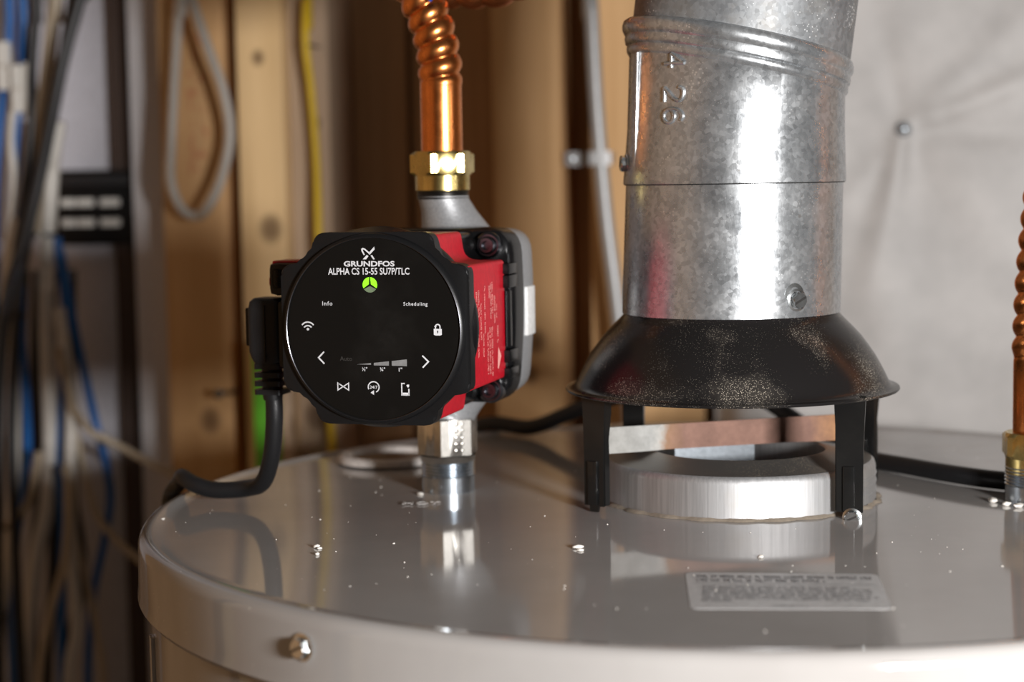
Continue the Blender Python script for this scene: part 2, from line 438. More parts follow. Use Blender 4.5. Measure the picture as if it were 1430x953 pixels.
tag(link('vapor_barrier_sheet', bm, 'poly_sheet', smooth=60), 'wrinkled pale plastic sheet hung over the wall right of the vent pipe', 'plastic sheet')
r = empty('cap_nail', (PINX, 0.474, PINZ)); tag(r, 'small grey cap nail pinning the wrinkled plastic sheet', 'nail')
bm = bmesh.new(); lathe(bm, [(0.0055, 0.002), (0.0055, 0.0), (0.004, -0.002), (0.001, -0.0026)], seg=24, cap0=True, cap1=True, axis='y'); link('cap', bm, 'pin_grey', r)
bm = bmesh.new(); lathe(bm, [(0.0022, -0.002), (0.0022, -0.004), (0.0012, -0.0045)], seg=16, cap0=True, cap1=True, axis='y'); link('nail_head', bm, 'zinc', r)

# ------------------------------------------------------------------ water heater
TR = 0.2773
heater = empty('water_heater', (0, 0, FZ))
tag(heater, 'large round grey enamelled water heater tank with a domed skirted lid', 'water heater')
def hz(o): o.location = (0, 0, -FZ); o.parent = heater; return o
bm = bmesh.new()
lathe(bm, [(0.2745, -0.030), (0.2780, -0.0305), (0.2795, -0.0285), (0.2790, -0.024), (0.2786, -0.0055), (0.2778, -0.0026), (0.2760, -0.0008), (0.2735, 0.0), (0.2715, -0.0002), (0.2690, -0.0012), (0.2640, -0.0015), (0.18, -0.0008), (0.08, 0.0), (0.0, 0.0)][:-1], seg=240)
vs = [v for v in bm.verts if abs(math.hypot(v.co.x, v.co.y) - 0.08) < 1e-4]
bm.faces.new(sorted(vs, key=lambda v: math.atan2(v.co.y, v.co.x)))
hz(link('lid', bm, 'tank_enamel', None, 40))
bm = bmesh.new(); lathe(bm, [(0.2748, FZ + 0.02), (0.2748, -0.031), (0.2700, -0.026)], seg=200, cap0=True); hz(link('jacket', bm, 'tank_enamel', None, 40))
bm = bmesh.new(); box(bm, (-0.004, -0.001, -0.6), (0.004, 0.001, 0.6), 0.0005, Matrix.Rotation(math.radians(205), 4, 'Z') @ Matrix.Translation((0.2755, 0, -0.64)) @ Matrix.Rotation(PI / 2, 4, 'Z'))
hz(link('jacket_seam', bm, 'tank_enamel'))
for a in (0.6, 2.2, 3.7, 5.2):
    bm = bmesh.new(); lathe(bm, [(0.02, FZ), (0.02, FZ + 0.03)], (0.2 * math.cos(a), 0.2 * math.sin(a), 0), 24, True, True); hz(link('foot', bm, 'black_plastic'))
bm = text_mesh('HOT', 0.0092, 0.95, 0.0, 0.0001)
bmesh.ops.transform(bm, matrix=Matrix.Translation((-0.1485, -0.0135, 0.0001)) @ Matrix.Rotation(math.radians(4), 4, 'Z'), verts=bm.verts)
o = hz(link('embossed_lettering', bm, 'emboss', None, 30)); o['label'] = 'raised word HOT beside the left pipe nipple'
# flue collar ring
RC = (0.0037, 0.0115)
bm = bmesh.new()
lathe(bm, [(0.0655, 0.0), (0.0650, 0.0014), (0.0648, 0.0165), (0.0642, 0.0186), (0.0628, 0.0198)], (RC[0], RC[1], 0), 128)
col = hz(link('flue_collar', bm, 'aluminium_ring', None, 50))
bm = bmesh.new()
lathe(bm, [(0.0628, 0.0198), (0.0600, 0.0203), (0.0520, 0.0212), (0.0440, 0.0236), (0.0418, 0.0240), (0.0410, 0.0232)], (RC[0], RC[1], 0), 128)
link('collar_top', bm, 'ring_top_dust', col, 50)
bm = bmesh.new(); lathe(bm, [(0.0410, 0.0232), (0.0408, 0.0), (0.0408, -0.05)], (RC[0], RC[1], 0), 96); link('flue_throat', bm, 'aluminium_ring', col, 50)
for sh in (0.0055, 0.0095, 0.0130):
    bm = bmesh.new(); tube(bm, [(RC[0] + 0.0648 * math.cos(t), RC[1] + 0.0648 * math.sin(t), sh) for t in [math.radians(-38 + 4 * k) for k in range(20)]], 0.0005, 8); link('collar_bead', bm, 'aluminium_ring', col, 50)
bm = bmesh.new()
rings = []
for rr, z in ((0.0676, 0.0001), (0.0666, 0.0008), (0.0650, 0.0014)):
    rings.append([(RC[0] + (rr + 0.0008 * math.sin(t * 23) + 0.0006 * math.sin(t * 51 + 1)) * math.cos(t), RC[1] + (rr + 0.0008 * math.sin(t * 23)) * math.sin(t), z) for t in [2 * PI * i / 160 for i in range(160)]])
loops(bm, rings); link('sealant_bead', bm, 'sealant', col, 60)
# anode access cap
bm = bmesh.new(); lathe(bm, [(0.029, 0.0), (0.0285, 0.003), (0.0265, 0.0042), (0.0235, 0.0038), (0.0215, 0.0012)], (-0.189, 0.119, 0), 64)
o = hz(link('access_cap', bm, 'cap_white')); o['label'] = 'round white cap ring on the lid behind the pump'
bm = bmesh.new(); lathe(bm, [(0.0215, 0.0012), (0.012, 0.0018), (0.004, 0.003)], (-0.189, 0.119, 0), 48, cap1=True); link('cap_recess', bm, 'cap_brown', o)
def hex_screw(name, parent, M, r=0.0042, mat='zinc_screw'):
    b_ = bmesh.new()
    lathe(b_, [(r * 1.3, 0.0), (r * 1.3, 0.0006), (r * 1.02, 0.0009)], seg=24, cap0=True)
    hexprism(b_, (0, 0, 0), r, 0.0006, r * 0.85, 0.3, r * 0.12)
    bmesh.ops.transform(b_, matrix=M, verts=b_.verts)
    o_ = link(name, b_, mat, parent, 30)
    s_ = bmesh.new(); box(s_, (-r * 0.82, -r * 0.13, r * 0.8), (r * 0.82, r * 0.13, r * 0.87)); bmesh.ops.transform(s_, matrix=M @ Matrix.Rotation(0.45, 4, 'Z'), verts=s_.verts)
    link('slot', s_, 'dark_metal', o_, 0)
    return o_
def radial(c, ang, r, z):
    """frame whose +z points outward from a vertical axis"""
    d = Vector((math.cos(ang), math.sin(ang), 0)); up = Vector((0, 0, 1)); x = up.cross(d)
    M = Matrix.Identity(4)
    for i in range(3): M[i][0] = x[i]; M[i][1] = up[i]; M[i][2] = d[i]; 
    p = Vector((c[0], c[1], z)) + d * r
    for i in range(3): M[i][3] = p[i]
    return M
hz(hex_screw('lid_screw', None, radial((0, 0), math.radians(236.5), 0.2788, -0.0125), 0.0040))
# energy label on the lid
def lidz(x, y):
    r_ = math.hypot(x, y); K_ = [(0.0, 0.0), (0.08, 0.0), (0.18, -0.0008), (0.264, -0.0015), (0.28, -0.0012)]
    for (a, za), (b, zb_) in zip(K_, K_[1:]):
        if r_ <= b: return za + (zb_ - za) * (r_ - a) / (b - a)
    return -0.0012
lab = [(-0.0183, -0.1563), (0.0561, -0.1552), (0.0572, -0.2105), (-0.0150, -0.2140)]
poly = round_poly(lab[::-1], 0.004)
bm = bmesh.new(); f0 = [bm.verts.new((x, y, lidz(x, y) + 0.00012)) for x, y in poly]; f1 = [bm.verts.new((x, y, lidz(x, y) - 0.0001)) for x, y in poly]
bm.faces.new(f0)
for i in range(len(poly)): bm.faces.new((f1[i], f1[(i + 1) % len(poly)], f0[(i + 1) % len(poly)], f0[i]))
warn = link('warning_label', bm, 'label_paper', None, 0)
tag(warn, 'white warning label with two text blocks stuck on the tank lid', 'label')
def scribble(bm, org, du, dv, length, h, cw, rng, lift=0.0):
    """one line of unreadable print: letter-sized marks with word gaps"""
    s = 0.0; org = Vector(org); du = Vector(du).normalized(); dv = Vector(dv).normalized()
    word = rng.randint(3, 9)
    while s < length:
        if word == 0: s += cw * 1.1; word = rng.randint(2, 9); continue
        k = rng.randint(0, 3)
        segs = [((0, 0), (0.2, 1)), ((0.2, 0), (0.75, 0.22))] if k == 0 else [((0, 0), (0.2, 1)), ((0.55, 0), (0.75, 1))] if k == 1 else [((0, 0.75), (0.75, 1)), ((0.3, 0), (0.5, 0.8))] if k == 2 else [((0, 0), (0.75, 0.25)), ((0, 0.7), (0.75, 1)), ((0, 0.2), (0.2, 0.8))]
        for (a, b), (c, d) in segs:
            q = [(a, b), (c, b), (c, d), (a, d)]
            P_ = [org + du * (s + x * cw) + dv * (y * h) for x, y in q]
            if lift: P_ = [Vector((p.x, p.y, lidz(p.x, p.y) + lift)) for p in P_]
            bm.faces.new([bm.verts.new(p) for p in P_])
        s += cw; word -= 1
rng = random.Random(3)
bm = bmesh.new(); zt = -0.00022
for k in range(2): scribble(bm, (-0.0135, -0.1650 - k * 0.0062, zt), (1, 0, 0), (0, 1, 0), 0.066 if k == 0 else 0.049, 0.0042, 0.0011, rng, 0.0002)
link('heading_print', bm, 'ink', warn, 0)
bm = bmesh.new()
for k in range(7): scribble(bm, (-0.0110, -0.1805 - k * 0.0037, zt), (1, 0, 0), (0, 1, 0), (0.055, 0.063, 0.064, 0.062, 0.064, 0.062, 0.012)[k], 0.0024, 0.00085, rng, 0.0002)
scribble(bm, (0.014, -0.2095, zt), (1, 0, 0), (0, 1, 0), 0.013, 0.0016, 0.0007, rng, 0.0002)
link('body_print', bm, 'ink', warn, 0)
bm = bmesh.new(); bm.faces.new([bm.verts.new((p[0], p[1], lidz(p[0], p[1]) + 0.0002)) for p in ((-0.0135, -0.1740, zt), (0.0545, -0.1735, zt), (0.0545, -0.1741, zt), (-0.0135, -0.1746, zt))]); link('rule_line', bm, 'print_dim', warn, 0)
# crumbs and flecks of dust lying on the lid
bm = bmesh.new()
def crumb(x, y, r, z=0.0):
    v = bmesh.ops.create_icosphere(bm, subdivisions=1, radius=r)['verts']
    M = Matrix.Translation((x, y, lidz(x, y) + r * 0.42)) @ Matrix.Rotation(rng.random() * 6, 4, 'Z') @ Matrix.Diagonal((1 + rng.random(), 1, 0.6, 1))
    bmesh.ops.transform(bm, matrix=M, verts=v)
    for q in v: q.co += Vector((rng.uniform(-1, 1), rng.uniform(-1, 1), 0)) * r * 0.25
for x, y, r in ((-0.1762, -0.1136, 0.0016), (-0.1745, -0.116, 0.0010), (-0.1728, -0.1282, 0.0012), (-0.0643, -0.1131, 0.0016), (-0.063, -0.118, 0.0011), (0.0115, -0.1282, 0.0013), (-0.2641, -0.052, 0.0009), (-0.1535, 0.013, 0.0014), (0.122, 0.000, 0.0024), (0.127, -0.008, 0.002), (-0.0603, 0.0193, 0.0016), (0.132, -0.012, 0.0022), (0.140, -0.013, 0.0025), (0.147, -0.012, 0.0022)):
    crumb(x, y, r)
for k in range(190):
    a = rng.random() * 2 * PI; d = 0.262 * math.sqrt(rng.random())
    if d < 0.075: continue
    crumb(d * math.cos(a), d * math.sin(a), rng.choice((0.00016, 0.0002, 0.00025, 0.00035)), 0.0006)
tag(link('dust_flecks', bm, 'crumb', None, 60), 'scattered white paint flecks and dust on the tank lid', 'dust', kind='stuff')

# ------------------------------------------------------------------ pipe nipples
def nipple(x, y, label):
    r = empty('pipe_nipple', (x, y, 0)); tag(r, label, 'pipe fitting')
    b_ = bmesh.new(); lathe(b_, [(0.0133, -0.002), (0.0133, 0.0075)], seg=64); link('barrel', b_, 'zinc', r, 40)
    b_ = bmesh.new(); pr = []
    z = 0.0075
    while z < 0.0165: pr += [(0.0131, z), (0.0135, z + 0.0007), (0.0127, z + 0.0014)]; z += 0.0016
    lathe(b_, pr, seg=64); link('thread', b_, 'zinc', r, 60)
    return r
HX, HY = -0.1412, 0.026
CX, CY = 0.1415, 0.0045
nipple(HX, HY, 'threaded zinc pipe nipple on the lid under the pump')
nipple(CX, CY, 'threaded zinc pipe nipple on the lid at the right edge')

# ------------------------------------------------------------------ circulator pump
TH = math.radians(-8.6)
pump = empty('circulator_pump', (HX, HY, 0.0), TH)
tag(pump, 'black and red circulator pump with round touch panel above the tank', 'pump')
ZC = 0.0897; FY = -0.105
def plus(ax, az, bx, bz, rr, ri, tp=0.0):
    """ plus outline: vertical arm half width ax to height az, horizontal arm half width bx, half height bz """
    ai, bi = ax * (1 + tp), bz * (1 + tp * 0.6)
    p = [(ax, az), (ai, bi), (bx, bz), (bx, -bz), (ai, -bi), (ax, -az), (-ax, -az), (-ai, -bi), (-bx, -bz), (-bx, bz), (-ai, bi), (-ax, az)]
    r = [rr, ri, rr, rr, ri, rr, rr, ri, rr, rr, ri, rr]
    return [(x, z + ZC) for x, z in round_poly(p, r, 5)]
# volute (cast body)
bm = bmesh.new()
sq = [(0.0445, 0.040), (0.0445, -0.040), (0.037, -0.0405), (-0.037, -0.0405), (-0.0445, -0.040), (-0.0445, 0.040), (-0.03, 0.0415), (0.03, 0.0415)]
sqp = lambda k, dz=0: [(x * k, z * k + ZC) for x, z in round_poly([(0.0435, 0.0415), (0.0450, 0.0), (0.0415, -0.0405), (-0.0415, -0.0405), (-0.0450, 0.0), (-0.0435, 0.0415)], [0.012, 0.02, 0.012, 0.012, 0.02, 0.012], 6)]
loops(bm, [[(x, y, z) for x, z in sqp(k)] for y, k in ((-0.018, 0.96), (-0.016, 0.99), (-0.004, 1.0), (0.006, 0.99), (0.013, 0.93), (0.018, 0.80), (0.020, 0.5))], True, True, True)
vol = link('volute', bm, 'cast_iron_grey', pump, 45)
def neck(up):
    b_ = bmesh.new(); sg = 1 if up else -1
    rings = []
    for cx, cy, dz, r in ((0.006, 0.004, 0.030, 0.0245), (0.0055, 0.004, 0.037, 0.0205), (0.0050, 0.0035, 0.0425, 0.0165), (0.0025, 0.0015, 0.050, 0.0137), (0.0005, 0.0, 0.0555, 0.0126), (0.0, 0.0, 0.058, 0.0126)):
        rings.append([(cx + r * math.cos(t), cy + r * math.sin(t), ZC + sg * dz) for t in [2 * PI * i / 48 for i in range(48)]])
    loops(b_, rings, True, True, True); return link('neck', b_, 'cast_iron_grey', vol, 60)
neck(True); neck(False)
bm = bmesh.new(); pr = []
z = 0.1455
while z < 0.1515: pr += [(0.0126, z), (0.0131, z + 0.0006), (0.0124, z + 0.0012)]; z += 0.0014
lathe(bm, pr, seg=48); link('port_thread', bm, 'dark_metal', vol, 60)
bm = bmesh.new(); box(bm, (0.0425, -0.0105, ZC - 0.011), (0.0455, 0.004, ZC + 0.013), 0.0008); link('machined_pad', bm, 'machined_metal', vol)
# black flange
bm = bmesh.new()
loops(bm, [[(x, y, z) for x, z in sqp(k)] for y, k in ((-0.017, 0.985), (-0.017, 1.02), (-0.030, 1.02), (-0.0345, 1.005), (-0.036, 0.97), (-0.036, 0.6))], True, True, True)
fl_ = link('motor_flange', bm, 'black_gloss', pump, 40)
bm = bmesh.new(); prism(bm, plus(0.0262, 0.0405, 0.0425, 0.0270, 0.003, 0.006, 0.07), -0.0591, -0.034, 0.0008); link('motor_block', bm, 'black_gloss', fl_, 40)
for sx in (-1, 1):
    for zz, hh in ((0.0235, 0.0025), (0.0175, 0.003), (-0.0175, 0.003), (-0.0255, 0.0025)):
        bm = bmesh.new(); box(bm, (sx * 0.0445 - 0.0018, -0.046, ZC + zz - hh), (sx * 0.0445 + 0.0018, -0.030, ZC + zz + hh), 0.0008); link('clip', bm, 'black_gloss', fl_)
    bm = bmesh.new(); loops(bm, [[(sx * (0.0440 + 0.0014 * math.cos(a)), -0.040 + 0.004 * math.sin(a), ZC + z) for a in [2 * PI * i / 16 for i in range(16)]] for z in (-0.013, -0.011, 0.011, 0.013)], True, True, True)
    link('clip_bar', bm, 'black_gloss', fl_)
    for sz in (-1, 1):
        bm = bmesh.new(); lathe(bm, [(0.0062, -0.034), (0.0062, -0.0395), (0.0052, -0.0405), (0.0042, -0.0405)], (sx * 0.0345, 0, ZC + sz * 0.0343), 32, cap0=True, axis='y'); 
        ck = link('bolt_collar', bm, 'bolt_steel', fl_)
        bm = bmesh.new(); lathe(bm, [(0.0040, -0.037), (0.0040, -0.0425), (0.0034, -0.0432), (0.0022, -0.0432), (0.0020, -0.0405)], (sx * 0.0345, 0, ZC + sz * 0.0343), 32, cap1=True, axis='y')
        link('flange_bolt', bm, 'bolt_steel', fl_)
        bm = bmesh.new(); lathe(bm, [(0.0035, -0.034), (0.0033, -0.044), (0.002, -0.045)], (sx * 0.0255, 0, ZC + sz * 0.0345), 20, cap1=True, axis='y'); link('corner_post', bm, 'black_gloss', fl_)
# red stator housing
bm = bmesh.new(); prism(bm, plus(0.0270, 0.0415, 0.0432, 0.0278, 0.0022, 0.005, 0.07), -0.100, -0.059, 0.0006); prism(bm, round_poly([(0.0432, ZC + 0.0278), (0.0432, ZC - 0.0278), (-0.0432, ZC - 0.0278), (-0.0432, ZC + 0.0278)], 0.0022), -0.0592, -0.044, 0.0004)
red = link('stator_housing', bm, 'red_enamel', pump, 35); red['label'] = 'glossy red housing band behind the black front'
# small print on the right-hand red side
bm = bmesh.new(); rg = random.Random(11); X = 0.04332
def red_line(y, z0, z1, h, cw): scribble(bm, (X, y, ZC + z0), (0, 0, -1), (0, 1, 0), z0 - z1, h, cw, rg)
for args in ((-0.0905, 0.0155, -0.001, 0.0018, 0.00075), (-0.0872, 0.016, 0.004, 0.0018, 0.00075), (-0.0838, 0.010, -0.006, 0.0018, 0.00075), (-0.0775, 0.0175, -0.004, 0.0016, 0.0009), (-0.0735, -0.004, -0.023, 0.002, 0.0007),
             (-0.0705, 0.017, 0.012, 0.0022, 0.0008), (-0.0680, 0.018, 0.002, 0.0018, 0.0008), (-0.0655, 0.0185, 0.004, 0.0018, 0.0008), (-0.0700, -0.002, -0.024, 0.002, 0.0007), (-0.0665, -0.002, -0.024, 0.002, 0.0007),
             (-0.0620, 0.012, -0.001, 0.002, 0.0009), (-0.0585, 0.008, 0.002, 0.0014, 0.0008), (-0.0575, -0.002, -0.010, 0.0022, 0.0009), (-0.0880, -0.003, -0.014, 0.0015, 0.0007), (-0.0800, -0.004, -0.014, 0.0015, 0.0007)):
    red_line(*args)
bm.faces.new([bm.verts.new((X, y, ZC + z)) for y, z in ((-0.0560, -0.0120), (-0.0510, -0.0165), (-0.0560, -0.0225), (-0.0572, -0.0215))])
link('label_print', bm, 'red_label_print', red, 0)
# black front shell
bm = bmesh.new(); prism(bm, plus(0.0272, 0.0428, 0.0440, 0.0280, 0.0045, 0.006, 0.12), -0.1030, -0.0955, 0.0012)
shell = link('front_shell', bm, 'black_plastic', pump, 35)
bm = bmesh.new()
lathe(bm, [(0.0446, -0.0905), (0.0452, -0.0925), (0.0450, -0.0955), (0.0425, -0.1035), (0.0418, -0.1056), (0.0408, -0.1060), (0.0404, -0.1052)], (0, 0, ZC), 128, axis='y')
bz = link('bezel', bm, 'black_plastic', shell, 50)
bm = bmesh.new(); lathe(bm, [(0.04085, -0.10598), (0.04065, -0.10612), (0.04045, -0.10598)], (0, 0, ZC), 128, axis='y'); link('bezel_line', bm, 'bolt_steel', bz, 50)
bm = bmesh.new()
lathe(bm, [(0.0405, -0.1050), (0.0300, -0.1052), (0.0100, -0.1053)], (0, 0, ZC), 96, cap1=True, axis='y')
face = link('touch_panel', bm, 'panel_black', pump, 50); face['label'] = 'glossy black round touch panel with grey icons'
# --- print on the panel, panel coordinates in metres from the panel centre
PY = FY - 0.00045
def put(bm_, x, z, name, mat='print_grey'):
    for v in bm_.verts: v.co = Vector((v.co.x + x, PY - v.co.z, v.co.y + z + ZC))
    return link(name, bm_, mat, face, 0)
def px(x, y): return ((x - 524.5) / 2983.0, (459.5 - y) / 3150.0)
def txt(s, cx, cy, w_px, h_px, bold, name='lettering', mat='print_grey', spacing=1.0):
    b_ = text_mesh(s, 0.01, 1, 0, 0, spacing)
    xs = [v.co.x for v in b_.verts]; ys = [v.co.y for v in b_.verts]; b_.free()
    b_ = text_mesh(s, 0.01, 1, bold * 0.01, 0, spacing)
    kx = (w_px / 2983.0) / (max(xs) - min(xs)); ky = (h_px / 3150.0) / (max(ys) - min(ys)); mx = (max(xs) + min(xs)) / 2; my = (max(ys) + min(ys)) / 2
    for v in b_.verts: v.co.x = (v.co.x - mx) * kx; v.co.y = (v.co.y - my) * ky
    x, z = px(cx, cy); return put(b_, x, z, name, mat)
def poly2(b_, pts): b_.faces.new([b_.verts.new((*px(x, y), 0.0)) for x, y in pts])
def stroke(b_, pts, w):
    """polyline in photo pixels -> one mitred ribbon"""
    P = [Vector(p) for p in pts]; Lf = []; Rt = []
    for i, p in enumerate(P):
        d0 = (P[i] - P[i - 1]).normalized() if i else (P[1] - P[0]).normalized()
        d1 = (P[i + 1] - P[i]).normalized() if i < len(P) - 1 else d0
        t = (d0 + d1).normalized(); n = Vector((-t.y, t.x)); k = w / 2 / max(0.4, n.dot(Vector((-d0.y, d0.x))))
        Lf.append(p + n * k); Rt.append(p - n * k)
    for i in range(len(P) - 1): poly2(b_, [Lf[i], Lf[i + 1], Rt[i + 1], Rt[i]])
def arc(cx, cy, r, a0, a1, n=18, ry=None): return [(cx + r * math.cos(math.radians(a0 + (a1 - a0) * i / n)), cy - (ry or r) * math.sin(math.radians(a0 + (a1 - a0) * i / n))) for i in range(n + 1)]
txt('GRUNDFOS', 521.5, 368.2, 70, 7.0, 0.030)
txt('ALPHA CS 15-55 SU7P/TLC', 520.5, 378.6, 113, 9.2, 0.016)
txt('Info', 461.5, 423.6, 14, 5.6, 0.012, spacing=1.25); txt('Scheduling', 584.5, 424.6, 33, 6.4, 0.012, spacing=1.2)
txt('½"', 512, 515.4, 7, 5.4, 0.012); txt('¾"', 537, 515.4, 7, 5.4, 0.012); txt('1"', 562, 515.4, 4.6, 5.4, 0.012); txt('24/7', 524, 540.6, 10.5, 4.2, 0.010); txt('Auto', 486, 501, 17, 6, 0.006, mat='print_faint')
bm = bmesh.new()   # logo: crossed strokes with a hook
K = lambda pts: [(500 + x / 23.82, 340 + y / 23.82) for x, y in pts]
poly2(bm, K([(695, 105), (710, 195), (548, 370), (520, 365), (530, 285)]))
stroke(bm, K([(545, 345), (450, 255), (380, 195), (320, 170), (290, 190), (292, 240), (362, 380)]), 2.0)
poly2(bm, K([(445, 378), (500, 420), (420, 525), (305, 525)])); poly2(bm, K([(570, 405), (620, 378), (708, 520), (655, 530)]))
put(bm, 0, 0, 'logo_mark')
bm = bmesh.new()   # wi-fi
cx, cy = 433, 461
stroke(bm, arc(cx, cy + 1.5, 11.2, 138, 42, ry=12.5), 1.8); stroke(bm, arc(cx, cy + 1, 6.8, 140, 40, ry=7), 1.8); poly2(bm, arc(cx, cy - 1.0, 1.9, 0, 340, 10))
put(bm, 0, 0, 'wifi_icon')
bm = bmesh.new()   # padlock
poly2(bm, [(609, 458.2), (620, 458.2), (620, 466.4), (617.5, 467.4), (611.5, 467.4), (609, 466.4)]); stroke(bm, [(611.4, 458.6), (611.4, 455.2)] + arc(614.5, 455.2, 3.1, 180, 0, 10) + [(617.6, 458.6)], 1.7)
put(bm, 0, 0, 'padlock_icon'); bm = bmesh.new(); poly2(bm, [(613.9, 460.6), (615.1, 460.6), (615.3, 462), (614.9, 464.6), (614.1, 464.6), (613.7, 462)]); o = put(bm, 0, 0, 'keyhole', 'black_plastic'); o.location.y = -0.00008
bm = bmesh.new(); stroke(bm, [(455.2, 491.6), (447.2, 500), (455.2, 508.6)], 2.0); put(bm, 0, 0, 'arrow_icon')
bm = bmesh.new(); stroke(bm, [(592.6, 495.6), (600.8, 503.8), (592.8, 512.2)], 2.0); put(bm, 0, 0, 'arrow_icon')
for q in ([(501, 508.8), (521, 506.8), (521, 509.2)], [(525, 506.5), (546, 504), (546, 510), (525, 510)], [(550, 503.6), (571, 501), (571, 510.6), (550, 510)]):
    bm = bmesh.new(); poly2(bm, q); put(bm, 0, 0, 'size_bar', 'print_dim')
bm = bmesh.new(); stroke(bm, [(473.5, 535.4), (488.8, 545.4), (488.8, 535.4), (473.5, 545.4), (473.5, 535.4), (476, 537)], 1.4); put(bm, 0, 0, 'valve_icon')
bm = bmesh.new(); stroke(bm, arc(524, 540.5, 7.6, 205, -65, 26), 1.5); poly2(bm, [(519.6, 548.3), (524.2, 544.8), (524.4, 551.6)]); put(bm, 0, 0, 'schedule_icon')
bm = bmesh.new(); stroke(bm, [(567.5, 534.8), (563.2, 534.8), (563.2, 551), (573, 551), (573, 542)], 1.6); poly2(bm, [(563, 547.6), (573.2, 547.6), (573.2, 551.8), (563, 551.8)]); poly2(bm, [(570.2, 536.4), (573.6, 536.2), (573.2, 539.6), (571.8, 540.4), (569.8, 538.2)]); put(bm, 0, 0, 'phone_icon')
for a0, mt in ((38, 'led_green'), (158, 'led_green'), (278, 'led_off')):
    a0 -= 0; cxx, czz = px(522, 397.5); mid = math.radians(a0 + (-8 if a0 == 38 else -8 if a0 == 158 else -8))
    bm = bmesh.new(); pts = []
    c_ang = {38: 30, 158: 150, 278: 270}[a0]
    off = 0.00055; ox, oz = cxx + off * math.cos(math.radians(c_ang)), czz + off * math.sin(math.radians(c_ang))
    vs_ = [bm.verts.new((ox, oz, 0))]
    for i in range(15):
        a = math.radians(c_ang - 56 + 112 * i / 14); vs_.append(bm.verts.new((cxx + 0.0034 * math.cos(a), czz + 0.0034 * math.sin(a), 0)))
    bm.faces.new(vs_); put(bm, 0, 0, 'indicator_light', mt)
# socket on the left flank for the power plug
bm = bmesh.new(); box(bm, (-0.0595, -0.082, ZC + 0.0130), (-0.0420, -0.060, ZC + 0.0285), 0.0035); so = link('socket', bm, 'black_plastic', pump)
bm = bmesh.new(); box(bm, (-0.0570, -0.0826, ZC + 0.0165), (-0.0525, -0.081, ZC + 0.0255), 0.0012); link('socket_slot', bm, 'black_gloss', so)
bm = bmesh.new(); box(bm, (-0.0585, -0.079, ZC + 0.0270), (-0.0440, -0.062, ZC + 0.0292), 0.001); link('socket_latch', bm, 'red_enamel', so)
bm = bmesh.new(); box(bm, (-0.0606, -0.078, ZC + 0.0175), (-0.0590, -0.070, ZC + 0.0215), 0.0006); link('socket_latch', bm, 'red_enamel', so)
bm = bmesh.new(); box(bm, (-0.0536, -0.086, ZC - 0.020), (-0.0420, -0.055, ZC + 0.0110), 0.002); link('terminal_block', bm, 'black_plastic', pump)
# lower swivel union (chrome)
bm = bmesh.new()
hexprism(bm, (0, 0, 0), 0.0156, 0.0175, 0.0375, math.radians(27 - 90 + 8.6), 0.0012)
un = link('union_nut', bm, 'chrome', pump, 30)
bm = bmesh.new(); lathe(bm, [(0.0128, 0.0140), (0.0134, 0.0152), (0.0142, 0.0180)], seg=48); link('union_skirt', bm, 'chrome', un, 40)
bm = bmesh.new(); lathe(bm, [(0.0135, 0.0370), (0.0128, 0.0395), (0.0122, 0.0430)], seg=48); link('union_collar', bm, 'cast_iron_grey', un, 40)
fa = math.radians(27 - 90 + 8.6)   # outward direction of the facet that faces the flash, pump coordinates
for k in range(5):
    bm = bmesh.new(); Mx = radial((0, 0), fa, 0.0136, 0.0345 - k * 0.0033)
    v_ = bmesh.ops.create_uvsphere(bm, u_segments=12, v_segments=8, radius=0.0012)['verts']; bmesh.ops.transform(bm, matrix=Mx @ Matrix.Diagonal((1.1, 1.0, 0.45, 1)), verts=v_); link('embossed_dot', bm, 'chrome', un, 60)
    bm = bmesh.new(); v_ = bmesh.ops.create_uvsphere(bm, u_segments=10, v_segments=6, radius=0.0008)['verts']; bmesh.ops.transform(bm, matrix=Matrix.Translation(Vector((math.cos(fa + PI / 2), math.sin(fa + PI / 2), 0)) * 0.0032) @ Mx @ Matrix.Diagonal((1.2, 1.0, 0.4, 1)), verts=v_); link('embossed_dot', bm, 'chrome', un, 60)

# ------------------------------------------------------------------ power cord
def pl(x, y, z): c, s = math.cos(TH), math.sin(TH); return (HX + x * c - y * s, HY + x * s + y * c, z)
cord = empty('power_cord', pl(-0.0615, -0.075, 0.0), TH)
tag(cord, 'black power cord with moulded plug in the pump side, draped over the lid', 'cord')
bm = bmesh.new()
loops(bm, [[(x, y, z) for x, y in round_poly([(-0.0085 * k, -0.0085 * k2), (0.0078 * k, -0.0085 * k2), (0.0078 * k, 0.0085), (-0.0085 * k, 0.0085)], 0.0028)] for z, k, k2 in ((0.0700, 0.72, 0.75), (0.0740, 0.92, 0.92), (0.0770, 1.0, 1.0), (0.0965, 1.0, 1.0), (0.1000, 0.94, 0.92), (0.1015, 0.78, 0.7))], True, True, True)
plug = link('plug', bm, 'black_rubber', cord, 50)
bm = bmesh.new(); box(bm, (-0.0112, -0.004, 0.0790), (-0.0078, 0.0095, 0.0970), 0.001); link('plug_back', bm, 'black_rubber', plug)
bm = bmesh.new(); box(bm, (0.0002, -0.0088, 0.0720), (0.0008, -0.0083, 0.0985), 0.0001); link('mould_line', bm, 'black_gloss', plug)
for k in range(4):
    bm = bmesh.new(); zb = 0.0565 + k * 0.0040
    loops(bm, [[(x, y, z) for x, y in round_poly([(-0.0068, -0.0068), (0.0068, -0.0068), (0.0068, 0.0068), (-0.0068, 0.0068)], 0.0022)] for z in (zb, zb + 0.0024)], True, True, True); link('strain_relief_rib', bm, 'black_rubber', plug)
bm = bmesh.new(); lathe(bm, [(0.0044, 0.0535), (0.0048, 0.0560), (0.0050, 0.0710)], seg=24, cap0=True); link('strain_relief', bm, 'black_rubber', plug)
bm = bmesh.new()
